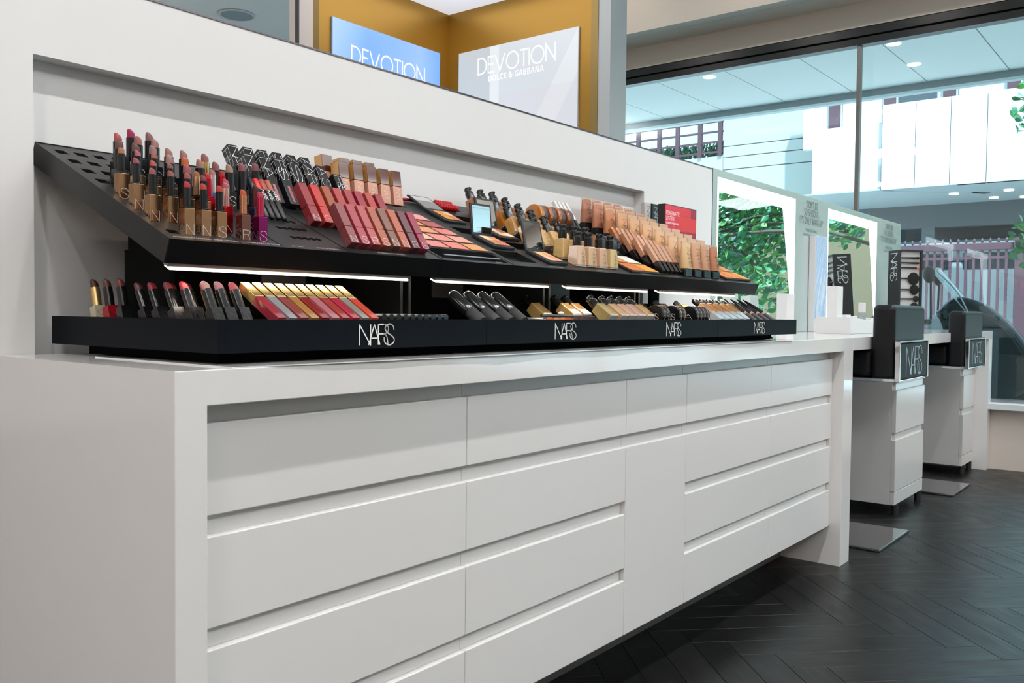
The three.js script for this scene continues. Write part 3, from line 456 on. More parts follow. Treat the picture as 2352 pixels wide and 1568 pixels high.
// black lip colour cartons with a shade window
{
  const win = ['#c98a86', '#b86a70', '#a85c60', '#c4787a', '#b0626a', '#c88f88'];
  const box = rb(-0.0115, 0.0115, 0, 0.116, -0.0115, 0.0115, 0.0008), wg = bx(-0.003, 0.003, 0.006, 0.046, 0.0113, 0.0117), m = M([0.014, 0.014, 0.015], 0.22);
  for (const [row, s, n, h] of [['back', 0.303, 6, 0.004], ['front', 0.245, 6, 0.004]]) for (let k = 0; k < n; k++) {
    const t = thing('lip_colour_carton', `tall black carton with white lettering, ${ORD[k]} from left, ${row} row`, 'carton', [0, 0, 0], 'tall black lip colour cartons');
    mesh('carton', box, m, t); if (row === 'front') mesh('shade_window', wg, M(win[k], 0.25), t);
    const L = [0, 0, 2, 1, 2, 0], w1 = mesh('lettering', wordmark(0.050, 0.020, 0.0008, ['NA', 'NA', 'RS', 'SS', 'RA', 'SA'][k], 0.0002), PRINTW, t); w1.rotation.z = -Math.PI / 2; w1.position.set(0, 0.086, 0.0116);
    const w2 = mesh('lettering', wordmark(0.045, 0.020, 0.0008, 'SR', 0.0002), PRINTW, t); w2.rotation.set(0, -Math.PI / 2, 0); w2.rotateZ(-Math.PI / 2); w2.position.set(-0.0116, 0.086, 0);
    onShelf(t, 0.417 + k * 0.0368, s, 31, h);
  }
  const t = thing('lip_colour_carton', 'short black carton standing beside the peach blush bottles', 'carton', [0, 0, 0], 'tall black lip colour cartons');
  mesh('carton', rb(-0.0115, 0.0115, 0, 0.10, -0.0115, 0.0115, 0.0008), m, t); const w = mesh('lettering', wordmark(0.05, 0.018, 0.0008, 'RS', 0.0002), PRINTW, t); w.rotation.z = -Math.PI / 2; w.position.set(0, 0.07, 0.0116); onShelf(t, 0.640, 0.243, 31, 0.004);
}
// peach liquid blush bottles with copper caps
{
  const peach = M([0.66, 0.33, 0.23], 0.32), cap = M([0.10, 0.022, 0.010], 0.07), amber = M([0.66, 0.34, 0.08], 0.10, 0, { clearcoat: 0.8 }), ink = M([0.88, 0.66, 0.56], 0.5);
  const body = rb(-0.0155, 0.0155, 0, 0.048, -0.0145, 0.0145, 0.0012), top = rb(-0.0152, 0.0152, 0.0485, 0.088, -0.0142, 0.0142, 0.0012);
  for (const [row, s, list] of [['front', 0.397, [0.745, 0.790, 0.834, 0.876, 0.918]], ['back', 0.440, [0.728, 0.784, 0.824, 0.866]]]) list.forEach((x, k) => {
    const t = thing('blush_bottle', `peach square blush bottle with copper cap, ${ORD[k]} from the left in the ${row} row`, 'blush bottle', [0, 0, 0], 'peach liquid blush bottles');
    mesh('bottle', body, peach, t); mesh('cap', top, cap, t); mesh('cap_side', bx(-0.0158, -0.01535, 0.050, 0.0865, -0.0128, 0.0128), amber, t); const l = mesh('lettering', wordmark(0.036, 0.014, 0.0008), ink, t); l.rotation.z = -Math.PI / 2; l.position.set(0.001, 0.024, 0.0146);
    onShelf(t, x, s, 8); t.position.y -= 0.003;
  });
}
// open pans of powder set in a black tray
const pan = (w, d) => rb(-w / 2, w / 2, 0, 0.0022, -d / 2, d / 2, 0.0012);
function powder(parent, x, s, w, d, col, h = 0) { const o = mesh('powder_pan', pan(w, d), M(col, 0.85), parent); o.position.set(...slabP(x, s, h)); o.rotation.x = SA; return o; }
{
  const t = thing('blush_palette', 'wide black tray of pink, peach and coral powder blush pans', 'palette', [0, 0, 0]);
  const tilt = (g) => g.rotateX(SA).translate(0, S0[0], S0[1]);
  mesh('tray', tilt(rb(0.722, 0.940, 0.0004, 0.004, -0.372, -0.066, 0.001)), BLACKS, t);
  const cols = [['#d98a84', '#db8478', '#d69a68'], ['#e3b8a2', '#dc8f84', '#dba08e'], ['#d6a684', '#d79672', '#d5807a'], ['#c98a78', '#d59a56', '#a8615a'], ['#c8a8b8', '#ddbccb', '#dc9a96']];
  cols.forEach((row, r) => row.forEach((c, k) => powder(t, 0.762 + k * 0.0668, 0.090 + r * 0.0508, 0.058, 0.040, c, 0.0042)));
  mesh('rail', tilt(rb(0.73, 0.92, 0.001, 0.004, -0.030, -0.024, 0.001)), STEEL, t);
}
// open four-pan compacts
{
  const cases = [
    [1.035, 0.153, ['#e8c8a2', '#cf8f62', '#b98763', '#d5785e'], 74, 'open four-pan compact with its mirror lid reflecting red', false],
    [1.150, 0.235, ['#dfc0a4', '#a5684e', '#e0bd98', '#e8d3ba'], 74, 'open four-pan compact half hidden behind the red mirror lid', false],
    [1.150, 0.066, ['#e0b277', '#df9f7c', '#e3b494', '#d99772'], 74, 'open four-pan compact with grey mirror lid at the front edge', false],
    [1.043, 0.335, ['#cf8e55', '#e0b089', '#d0974f', '#c97f55'], 20, 'open four-pan compact with its lid folded flat behind', true],
  ];
  for (const [x, s, cols, ang, label, flat] of cases) {
    const t = thing('eyeshadow_compact', label, 'compact', slabP(x, s, 0.0005), 'open four-pan eyeshadow compacts'); t.rotation.x = SA; if (flat) t.rotation.x = SA + 0.03;
    const W = 0.080, D = 0.080;
    mesh('case', rb(-W / 2, W / 2, 0, 0.007, -D / 2, D / 2, 0.0015), BLACKS, t);
    [[-1, -1], [1, -1], [-1, 1], [1, 1]].forEach(([a, b], k) => { const p = mesh('powder_pan', pan(0.0265, 0.028), M(cols[k], 0.85), t); p.position.set(a * 0.0145, 0.0072, b * 0.0155 + 0.002); });
    const lid = new THREE.Group(); lid.name = 'lid'; lid.position.set(0, 0.006, -D / 2); lid.rotation.x = -(flat ? 83 : x < 1.1 ? 29 : 36) * D2R; t.add(lid);
    mesh('lid_shell', rb(-W / 2, W / 2, 0, D, -0.005, 0, 0.0015), BLACKS, lid); mesh('mirror', bx(-W / 2 + 0.006, W / 2 - 0.006, 0.006, D - 0.006, 0.0001, 0.0006), M([0.85, 0.86, 0.88], 0.01, 1), lid);
  }
}
// red tester brush and a strip of red capsules
{
  const t = thing('lip_applicator', 'slim black lip wand with a red flocked tip near the back edge', 'lip wand', slabP(1.0, 0.452, 0.006)); t.rotation.set(0, 0, 0);
  mesh('flocked_tip', new THREE.CapsuleGeometry(0.0042, 0.030, 4, 10).rotateZ(Math.PI / 2).translate(0.012, 0, 0), M('#c51f24', 0.6), t);
  mesh('handle', cyl(0.004, 0.004, 0, 0.04, 10).rotateZ(-Math.PI / 2).translate(0.028, 0, 0), BLACKS, t);
  for (let r = 0; r < 2; r++) {
    const c = thing('capsule_strip', `strip of shiny red capsules, ${r ? 'rear' : 'front'} strip behind the compacts`, 'capsule strip', slabP(1.105, r ? 0.452 : 0.420, 0.008), 'strips of red capsules'); c.rotation.x = 0;
    for (let k = 0; k < 7; k++) mesh('capsule', new THREE.SphereGeometry(0.0095, 12, 8).scale(0.62, 1, 1).translate(k * 0.0098 + (r ? 0.01 : 0), 0, 0), M('#b8101a', 0.22), c);
  }
}
// foundation bottles: clear thick glass, skin-tone liquid, black pump
function foundation(col, label, small = false) {
  const t = thing('foundation_bottle', label, 'foundation bottle', [0, 0, 0], 'square foundation bottles on the sloping shelf');
  const w = 0.0205, d = 0.0175;
  const g = rb(-w, w, 0.002, 0.054, -d, d, 0.003, 2), p = g.attributes.position; for (let i = 0; i < p.count; i++) if (p.getY(i) > 0.045) { p.setX(i, p.getX(i) * 0.80); p.setZ(i, p.getZ(i) * 0.80); } g.computeVertexNormals();
  mesh('bottle', g, M(col, 0.10, 0, { clearcoat: 1, clearcoatRoughness: 0.03 }), t);
  mesh('glass_foot', rb(-w + 0.001, w - 0.001, 0, 0.0019, -d + 0.001, d - 0.001, 0.0008), M([0.75, 0.72, 0.68], 0.08, 0, { clearcoat: 1 }), t);
  const pumpG = lathe([[0.0112, 0.054], [0.0116, 0.055], [0.0116, 0.076], [0.0106, 0.0775], [0.0084, 0.078], [0.0084, 0.082], [0.0092, 0.0825], [0.0092, 0.090], [0.0070, 0.0925], [0, 0.093]], 20);
  const pm = mesh('pump', pumpG, LIPBLACK, t); mesh('spout', rb(-0.0040, 0.0040, 0.083, 0.0900, -0.001, 0.0125, 0.0015), LIPBLACK, pm);
  const l = mesh('lettering', wordmark(0.044, 0.014, 0.0008), M([0.16, 0.09, 0.05], 0.6), t); l.rotation.z = -Math.PI / 2; l.position.set(0.004, 0.026, d + 0.0002);
  return t;
}
{
  const light = ['#e5bea0', '#dfb692', '#e0b294', '#dfc08c'];
  [1.258, 1.310, 1.363, 1.417].forEach((x, k) => { const o = onShelf(foundation(light[k], `pale foundation bottle with black pump, ${ORD[k]} from the left in the front row`), x, 0.045); o.position.y -= 0.005; });
  ['#dcb877', '#ddb986', '#dcb48a'].forEach((c, k) => { const o = onShelf(foundation(c, `beige foundation bottle with black pump, ${ORD[k]} from the left in the second row`), 1.258 + k * 0.053, 0.096); o.position.y -= 0.005; });
  const rows = [['third', '#ddb374', 0.140], ['fourth', '#d9a765', 0.190], ['fifth', '#cf9a55', 0.240], ['sixth', '#b9701f', 0.290], ['seventh', '#b46a3c', 0.342], ['eighth', '#ad6236', 0.394]];
  for (const [nm, c, s] of rows) for (let k = 0; k < (s < 0.16 ? 3 : 3); k++) { const q = new THREE.Color(c); q.offsetHSL(0, 0, k * 0.015); onShelf(foundation('#' + q.getHexString(), `tilted foundation bottle with black pump, ${ORD[k]} from left, ${nm} row from the front`), 1.238 + k * 0.053, s, 30, 0.004); }
}
// amber jars lying on edge, white pens, black jars
{
  const prof = lathe([[0, 0], [0.030, 0], [0.033, 0.003], [0.033, 0.017], [0.030, 0.019], [0, 0.019]], 32).rotateZ(-Math.PI / 2), lidg = lathe([[0, 0.0192], [0.0315, 0.0192], [0.0325, 0.021], [0.0325, 0.034], [0.031, 0.0355], [0, 0.0355]], 32).rotateZ(-Math.PI / 2);
  [['#c57a24', 'amber'], ['#a85a26', 'copper brown'], ['#b0602c', 'chestnut'], ['#8e4520', 'dark brown']].forEach(([c, nm], k) => { const t = thing('cream_jar', `${nm} round jar standing on edge behind the foundation bottles`, 'jar', slabP(1.475 + k * 0.046, 0.395, 0.030), 'round jars on edge'); mesh('jar', prof, M(c, 0.12, 0, { clearcoat: 1 }), t); mesh('lid', lidg, M([0.10, 0.085, 0.08], 0.3), t); });
  for (let k = 0; k < 4; k++) { const t = thing('concealer_pen', `slim white square pen with black foot, ${ORD[k]} of four behind the jars`, 'pen', [0, 0, 0], 'slim white pens'); mesh('barrel', rb(-0.006, 0.006, 0.038, 0.105, -0.006, 0.006, 0.0008), M([0.80, 0.79, 0.77], 0.3), t); mesh('foot', rb(-0.006, 0.006, 0, 0.0375, -0.006, 0.006, 0.0008), BLACKS, t); onShelf(t, 1.672 + k * 0.0215, 0.392, 33, 0.004); }
  [[1.486, '#b88a68'], [1.548, '#c8a08c']].forEach(([x, c], k) => { const t = thing('powder_jar', `black round jar with ${k ? 'pink' : 'tan'} label standing on edge behind the front bottles`, 'jar', slabP(x, 0.160, 0.027), 'black round jars on edge'); mesh('jar', lathe([[0, 0], [0.027, 0], [0.028, 0.002], [0.028, 0.020], [0, 0.020]], 28).rotateZ(-Math.PI / 2), M([0.06, 0.065, 0.065], 0.4), t); mesh('label_band', cyl(0.0283, 0.0283, 0.006, 0.016, 28).rotateZ(-Math.PI / 2).translate(-0.021, 0, 0), M(c, 0.5), t); mesh('lid', lathe([[0, 0.0201], [0.029, 0.0201], [0.0295, 0.022], [0.0295, 0.033], [0.028, 0.035], [0, 0.035]], 28).rotateZ(-Math.PI / 2), LIPBLACK, t); });
}
// slim concealers with skin-tone tubes, four sloping rows
{
  const body = rb(-0.0085, 0.0085, 0.036, 0.100, -0.0085, 0.0085, 0.0025, 2), foot = rb(-0.0085, 0.0085, 0, 0.0355, -0.0085, 0.0085, 0.0008);
  const cols = [['#d3a384', '#cf9a7c', '#d0a184', '#d2a588', '#c99676'], ['#c98d68', '#cf9c7e', '#caa085', '#cf9f82', '#c8936f'], ['#c48a66', '#c99272', '#c18a6c', '#cc9b7d', '#c58d6d'], ['#b56a35', '#c48b66', '#c7967a', '#c29070', '#bd8360']];
  [0.024, 0.070, 0.116, 0.162].forEach((s, r) => cols[r].forEach((c, k) => { const t = thing('concealer', `slim concealer with black foot, ${ORD[k]} from left, ${ORD[r]} row from the front`, 'concealer', [0, 0, 0], 'slim concealers on the sloping shelf'); mesh('tube', body, M(c, 0.16, 0, { clearcoat: 0.8, clearcoatRoughness: 0.05 }), t); mesh('foot', foot, LIPBLACK, t); onShelf(t, 1.690 + k * 0.0275, s + 0.008, 34, 0.004); }));
}
// flat foundation tubes standing cap-down in rows
{
  const cols = [['#dfb684', '#d29c76', '#cd9672', '#b8764f'], ['#e3b78f', '#dcae84', '#d8aa82', '#d4a680'], ['#e0b183', '#ddb185', '#d9aa80', '#d7a77d'], ['#dfae80', '#dcae82', '#d8a77c', '#d6a57a'], ['#dba97c', '#d9a87c', '#d7a67a', '#d5a378'], ['#d8a276', '#d8a67c', '#d5a278', '#d3a076'], ['#cb8a60', '#cf9468', '#cd9268', '#cb9066'], ['#bf7f5e', '#c58a66', '#c48862', '#c28660'], ['#ae745a', '#b98068', '#b77e66', '#b57c64']];
  // flat crimp at the top, oval at the cap
  const g = new THREE.CylinderGeometry(1, 1, 1, 24, 6), p = g.attributes.position;
  for (let i = 0; i < p.count; i++) { const t = p.getY(i) + 0.5, e = Math.pow(t, 1.5), x = p.getX(i), z = p.getZ(i); p.setXYZ(i, x * (0.0262 + 0.0028 * t) * (1 + 0.10 * Math.abs(z) * (1 - t) * 1.0), 0.026 + t * 0.080, z * (0.015 * (1 - e) + 0.0012)); }
  g.computeVertexNormals(); const cap = rb(-0.0248, 0.0248, 0, 0.0255, -0.0135, 0.0135, 0.004, 2), crimp = rb(-0.0288, 0.0288, 0.100, 0.109, -0.0013, 0.0013, 0.0006);
  const ink = M([0.10, 0.06, 0.04], 0.6), lg = wordmark(0.060, 0.024, 0.0012);
  cols.forEach((row, r) => row.forEach((c, k) => {
    const t = thing('foundation_tube', `flat foundation tube on black cap, ${ORD[k]} from left, ${ORD[r]} row from the front`, 'foundation tube', [0, 0, 0], 'flat foundation tubes in rows');
    mesh('tube', g, M(c, 0.38), t); mesh('crimp', crimp, M('#d3b8a4', 0.35), t); mesh('cap', cap, LIPBLACK, t);
    const l = mesh('lettering', lg, ink, t); l.rotation.set(-0.19, 0, 0); l.rotateZ(-Math.PI / 2); l.position.set(0.003, 0.060, 0.0137);
    const o = onShelf(t, 1.838 + k * 0.065, 0.032 + r * 0.0503); o.position.y -= 0.005;
  }));
}
// palettes, tall tubes and the red sign at the far end
{
  const mk = (label, x0, x1, s0, s1, cols, nx, ny, kind) => {
    const t = thing(kind, label, 'palette', slabP((x0 + x1) / 2, (s0 + s1) / 2, 0.0005)); t.rotation.x = SA; const W = x1 - x0, D = s1 - s0;
    mesh('case', rb(-W / 2, W / 2, 0, 0.005, -D / 2, D / 2, 0.0015), BLACKS, t);
    cols.forEach((c, k) => { const i = k % nx, j = Math.floor(k / nx), pw = W / nx - 0.008, pd = D / ny - 0.008; const p = mesh('powder_pan', pan(pw, pd), M(c, 0.8), t); p.position.set(-W / 2 + (i + 0.5) * W / nx, 0.0052, D / 2 - (j + 0.5) * D / ny); });
  };
  mk('black palette with white, orange and peach pans beside the front bottles', 1.490, 1.650, 0.015, 0.145, ['#c9743c', '#dc9a45', '#d98f4f', '#dedad2', '#d98f4f', '#c9743c'].slice(0, 4), 2, 2, 'eyeshadow_palette');
  mk('black palette of orange and peach pans at the window end of the shelf', 2.105, 2.310, 0.020, 0.160, ['#cc7f44', '#d38a4c', '#d99856', '#d08650', '#c97c48', '#d18d58'], 3, 2, 'bronzer_palette');
  for (const [x, c, ic, nm] of [[2.228, '#c9c1bd', [0.14, 0.13, 0.13], 'white'], [2.283, '#17181a', [0.6, 0.6, 0.6], 'black']]) {
    const t = thing('primer_tube', `tall ${nm} tube standing behind the foundation tubes by the red sign`, 'tube', slabP(x, 0.430)); const g = rb(-0.023, 0.023, 0, 0.135, -0.008, 0.008, 0.004, 2); mesh('tube', g, M(c, 0.35), t); const l = mesh('lettering', wordmark(0.066, 0.022, 0.0014), M(ic, 0.5), t); l.rotation.z = -Math.PI / 2; l.position.set(0.004, 0.088, 0.0083); t.position.y -= 0.004;
  }
  const red = canvasTex(512, 448, (g, w, h) => {
    const k = g.createLinearGradient(0, 0, w, h); k.addColorStop(0, '#ee3c58'); k.addColorStop(0.5, '#e8303c'); k.addColorStop(1, '#a81c38'); g.fillStyle = k; g.fillRect(0, 0, w, h);
    const P = [['#d62a50', 0.0, 0.40, 0.35, 0.6], ['#e8343a', 0.35, 0.18, 0.65, 0.32], ['#a01c40', 0.36, 0.52, 0.64, 0.2], ['#cc2c44', 0.36, 0.72, 0.28, 0.28], ['#ea4048', 0.64, 0.72, 0.18, 0.28], ['#a02644', 0.82, 0.0, 0.18, 0.2], ['#de3450', 0.1, 0.4, 0.06, 0.6], ['#ee4850', 0.22, 0.4, 0.08, 0.6]];
    for (const [c, x, y, a, b] of P) { g.fillStyle = c; g.fillRect(x * w, y * h, a * w, b * h); g.strokeStyle = 'rgba(90,10,30,0.5)'; g.lineWidth = 2; g.strokeRect(x * w, y * h, a * w, b * h); }
    g.fillStyle = '#fff'; g.font = '52px sans-serif'; g.save(); g.translate(10, 0); g.scale(0.66, 1); g.fillText('POWERMATTE', 0, 92); g.fillText('LIPSTICK', 0, 140); g.font = 'bold 26px sans-serif'; g.fillText('YOUR NEXT POWER MOVE', 0, 176); g.restore();
  });
  const t = thing('advert_sign', 'red lit sign reading POWERMATTE LIPSTICK at the far end of the shelf', 'sign', slabP(2.191, 0.252, 0));
  mesh('casing', rb(-0.119, 0.119, 0, 0.172, -0.027, 0, 0.001), BLACKS, t); mesh('sign_face', new THREE.PlaneGeometry(0.232, 0.165).translate(0, 0.0865, 0.0006), M([0.25, 0.25, 0.25], 0.3, 0, { map: red, emissiveMap: red, emissiveRGB: [0.62, 0.56, 0.56] }), t);
  t.position.y += 0.0;
}
// ---------- products in the lower tray ----------
function inTray(o, x, z, lean = 0, y = DECK) { o.position.set(x, y + 0.0005, z); o.rotation.x = -lean * D2R; return o; }
{
  const G = 'leaning lipsticks in the lower tray';
  const col = [['#d84a5a', 'pink'], ['#c98488', 'dusty rose'], ['#d99a94', 'pale rose'], ['#c22034', 'crimson'], ['#a04048', 'dark rose'], ['#b83040', 'red'], ['#7a3038', 'wine'], ['#8a4038', 'brick'], ['#7c4034', 'brown'], ['#5f3028', 'deep brown']];
  const spot = [[0.197, -0.115], [0.168, -0.112], [0.146, -0.115], [0.139, -0.165], [0.139, -0.212], [0.139, -0.262], [0.139, -0.305], [0.139, -0.385], [0.139, -0.432], [0.139, -0.478]];
  const words10 = ['nearest the lip glosses', 'second from the lip glosses', 'third from the lip glosses', 'at the front of the left column', 'second in the left column', 'third in the left column', 'fourth in the left column', 'third from the back, left column', 'second from the back, left column, red base', 'at the back of the left column, gold tube'];
  spot.forEach(([x, z], k) => inTray(lipstick('full', col[k][0], `${col[k][1]} lipstick in the lower tray, ${words10[k]}`, { group: G, mark: k % 4, ink: M([0.022, 0.022, 0.024], 0.3), ...(k === 9 ? { tube: M([0.75, 0.52, 0.22], 0.3, 0.8), base: M([0.62, 0.55, 0.40], 0.5) } : k === 8 ? { base: M([0.42, 0.01, 0.02], 0.25) } : {}) }), x, z, k > 6 ? 15 : 30));
  [[0.176, -0.165, '#9a3038'], [0.176, -0.215, '#6a2028'], [0.176, -0.262, '#802c30'], [0.176, -0.31, '#702028'], [0.205, -0.165, '#8a0f18']].forEach(([x, z, c], k) => inTray(lipstick('full', c, `dark lipstick half hidden in the lower tray, second column, ${ORD[k]} from the front`, { group: G, ink: M([0.022, 0.022, 0.024], 0.3), ...(k === 0 ? { tube: M([0.75, 0.52, 0.22], 0.25, 0.9) } : {}) }), x, z, 30));
}
// lip glosses: gold caps, coloured square tubes
{
  const cols = ['#a03440', '#8f8a8e', '#8e4440', '#a9773f', '#8c2424', '#b06a72', '#a33c38', '#b02a40', '#8f857c', '#cc4a34'], nm = ['dark rose', 'clear grey', 'brown rose', 'honey', 'deep red', 'pale mauve', 'brick', 'raspberry', 'clear taupe', 'orange coral'];
  const body = rb(-0.0085, 0.0085, 0, 0.072, -0.0085, 0.0085, 0.001), cap = rb(-0.0085, 0.0085, 0.0725, 0.118, -0.0085, 0.0085, 0.001);
  const gm = M([0.88, 0.62, 0.24], 0.22, 1);
  cols.forEach((c, k) => {
    const t = thing('lip_gloss', `${nm[k]} lip gloss with square gold cap, leaning in the lower tray`, 'lip gloss', [0, 0, 0], 'lip glosses with gold caps');
    mesh('tube', body, M(c, 0.08, 0, { clearcoat: 1, clearcoatRoughness: 0.03 }), t); mesh('cap', cap, gm, t); mesh('collar', rb(-0.0087, 0.0087, 0.0700, 0.0724, -0.0087, 0.0087, 0.0005), M([0.8, 0.66, 0.36], 0.3, 1), t);
    inTray(t, 0.236 + k * 0.0227, -0.080, 60, DECK + 0.012);
  });
}
// black pencils lying side by side on the tray
for (let k = 0; k < 10; k++) {
  const t = thing('eye_pencil', `black pencil lying in the lower tray, ${ORD[k]} of ten beside the lip glosses`, 'pencil', [0.478 + k * 0.0187, 0.9565, -0.095], 'black pencils lying in a row');
  mesh('barrel', new THREE.CylinderGeometry(0.0065, 0.0065, 0.125, 14).rotateX(Math.PI / 2).translate(0, 0, -0.0625), M([0.03, 0.03, 0.032], 0.3), t); mesh('end_cap', new THREE.CylinderGeometry(0.0066, 0.0066, 0.002, 14).rotateX(Math.PI / 2).translate(0, 0, 0.0011), LIPBLACK, t);
}
{ const t = thing('pencil_rest', 'low black rack under the black pencils', 'rack'); mesh('rack', bx(0.470, 0.655, DECK + 0.0005, 0.9498, -0.21, -0.10), BLACKS, t); }
// thick mascaras
for (let k = 0; k < 4; k++) {
  const t = thing('mascara', `thick black mascara leaning in the lower tray, ${ORD[k]} of four from the left`, 'mascara', [0, 0, 0], 'thick black mascaras');
  mesh('barrel', lathe([[0, 0], [0.0128, 0.0005], [0.0130, 0.002], [0.0130, 0.040], [0, 0.040]], 24), M([0.05, 0.05, 0.052], 0.5), t); mesh('cap', lathe([[0, 0.0402], [0.0142, 0.0402], [0.0142, 0.098], [0.0128, 0.104], [0.008, 0.108], [0, 0.109]], 24), M([0.012, 0.012, 0.013], 0.14), t);
  inTray(t, 0.738 + k * 0.0465, -0.075, 57, DECK + 0.010);
}
// eyeliners with coloured ends and one long wand lying across
{
  const cs = ['#c9602a', '#cf8552', '#c9712f', '#b8511c', '#4a1a16', '#5a1c18', '#3a1514', '#241010'], nm = ['orange', 'peach', 'amber', 'rust', 'maroon', 'wine red', 'dark brown', 'near black'];
  cs.forEach((c, k) => { const t = thing('eyeliner', `slim silver eyeliner with ${nm[k]} end ring lying in the lower tray`, 'eyeliner', [1.005 + k * 0.0265, 0.9515, -0.10], 'slim eyeliners lying in a row'); mesh('barrel', new THREE.CylinderGeometry(0.0052, 0.0052, 0.11, 12).rotateX(Math.PI / 2).translate(0, 0, -0.06), M([0.25, 0.25, 0.26], 0.25, 0.7), t); mesh('colour_ring', new THREE.CylinderGeometry(0.0058, 0.0058, 0.014, 12).rotateX(Math.PI / 2).translate(0, 0, 0.004), M(c, 0.4), t); });
  const w = thing('brow_wand', 'long dark wand with white tip lying across the eyeliners', 'wand', [0.995, 0.9615, -0.115]);
  mesh('handle', cyl(0.0035, 0.0025, 0, 0.225, 10).rotateZ(-Math.PI / 2), M([0.05, 0.05, 0.055], 0.3), w); mesh('tip', new THREE.SphereGeometry(0.006, 12, 8).scale(1.8, 0.8, 0.8).translate(0.080, 0.006, 0), M([0.75, 0.74, 0.74], 0.3), w);
  w.rotation.z = -0.012;
  const r = thing('eyeliner_rest', 'low black rack under the slim eyeliners', 'rack'); mesh('rack', bx(0.993, 1.205, DECK + 0.0005, 0.9458, -0.20, -0.11), BLACKS, r);
}
// leaning foundation bottles of the lower tray
{
  const list = [[1.262, '#b8a06a'], [1.316, '#d0a97c'], [1.360, '#cfa088'], [1.404, '#cda690'], [1.450, '#c49a66']];
  list.forEach(([x, c], k) => { const o = foundation(c, `foundation bottle leaning in the lower tray, ${ORD[k]} of the front five`); o.userData.group = 'foundation bottles leaning in the lower tray'; inTray(o, x, -0.090, 52, DECK + 0.014); });
  [[1.208, -0.165, '#c09a5c'], [1.150, -0.215, '#a88a58'], [1.255, -0.165, '#bd8c50']].forEach(([x, z, c], k) => { const o = foundation(c, `foundation bottle leaning in the lower tray, ${ORD[k]} of the three set further back`); o.userData.group = 'foundation bottles leaning in the lower tray'; inTray(o, x, z, 52, DECK + 0.014); });
}
// striped round compacts on edge, gold bottles, flat bottles, brow pens
{
  [['#c98e72', 1.49], ['#cf9a70', 1.585], ['#c9907c', 1.69]].forEach(([c, x], k) => {
    const t = thing('striped_compact', `black compact stack with pink stripes in the lower tray, ${ORD[k]} of three`, 'compact', [x, 0.9645, -0.095], 'striped round compacts on edge'); const R = 0.0275, d = (a, b, r, m, n) => mesh(n, lathe([[0, a], [r - 0.001, a], [r, a + 0.001], [r, b - 0.001], [r - 0.001, b], [0, b]], 28).rotateZ(-Math.PI / 2), m, t);
    const n = k === 2 ? 4 : 2; for (let i = 0; i < n; i++) { const o = i * 0.0215; d(o + 0.0001, o + 0.0125, R, LIPBLACK, 'lid'); d(o + 0.0126, o + 0.0165, R - 0.0008, M(c, 0.4), 'stripe'); d(o + 0.0166, o + 0.0214, R, LIPBLACK, 'base'); }
    const l = mesh('lettering', wordmark(0.026, 0.016, 0.0010, k === 2 ? 'A' : 'SR', 0.0003), PRINTW, t); l.rotation.y = -Math.PI / 2; l.position.set(-0.0002, -0.004, 0);
  });
  const gm = M([0.62, 0.42, 0.16], 0.25, 0.85);
  [[1.80, -0.20], [1.86, -0.16], [1.73, -0.24]].forEach(([x, z], k) => { const t = thing('gold_bottle', `square gold bottle leaning behind the striped compacts, ${['middle', 'nearest', 'furthest'][k]} of three`, 'bottle', [0, 0, 0], 'gold bottles in the lower tray'); mesh('bottle', rb(-0.018, 0.018, 0, 0.062, -0.016, 0.016, 0.002), gm, t); mesh('cap', cyl(0.0085, 0.0085, 0.062, 0.088, 18), M([0.7, 0.7, 0.72], 0.15, 0.9), t); inTray(t, x, z, 52, DECK + 0.014); });
  ['#c9966f', '#b98250', '#b07a4c', '#bd8a58', '#b88449'].forEach((c, k) => { const t = thing('serum_bottle', `flat clear-footed tan bottle leaning in the lower tray, ${ORD[k]} of five`, 'bottle', [0, 0, 0], 'flat tan bottles in the lower tray'); mesh('glass', rb(-0.017, 0.017, 0, 0.040, -0.011, 0.011, 0.002), M([0.52, 0.56, 0.60], 0.06, 0, { clearcoat: 1 }), t); mesh('bottle', rb(-0.017, 0.017, 0.0404, 0.088, -0.011, 0.011, 0.003, 2), M(c, 0.10, 0, { clearcoat: 1, clearcoatRoughness: 0.03 }), t); mesh('cap', lathe([[0, 0.088], [0.010, 0.088], [0.010, 0.108], [0.009, 0.118], [0.005, 0.121], [0, 0.121]], 20), LIPBLACK, t); inTray(t, 1.915 + k * 0.0475, -0.095, 56, DECK + 0.010); });
  for (let k = 0; k < 4; k++) { const t = thing('brow_pen', `black tapered brow pen with beige band leaning at the window end, ${ORD[k]} of four`, 'pen', [0, 0, 0], 'black tapered brow pens'); mesh('barrel', cyl(0.0085, 0.0085, 0, 0.045, 16), M([0.05, 0.05, 0.055], 0.3), t); mesh('band', cyl(0.0087, 0.0087, 0.0452, 0.053, 16), M('#b8937c', 0.4), t); mesh('cap', lathe([[0.0087, 0.0532], [0.0080, 0.085], [0.0045, 0.120], [0.0012, 0.142], [0, 0.143]], 16), M([0.02, 0.02, 0.022], 0.18), t); inTray(t, 2.172 + k * 0.052, -0.090, 57, DECK + 0.008); }
}
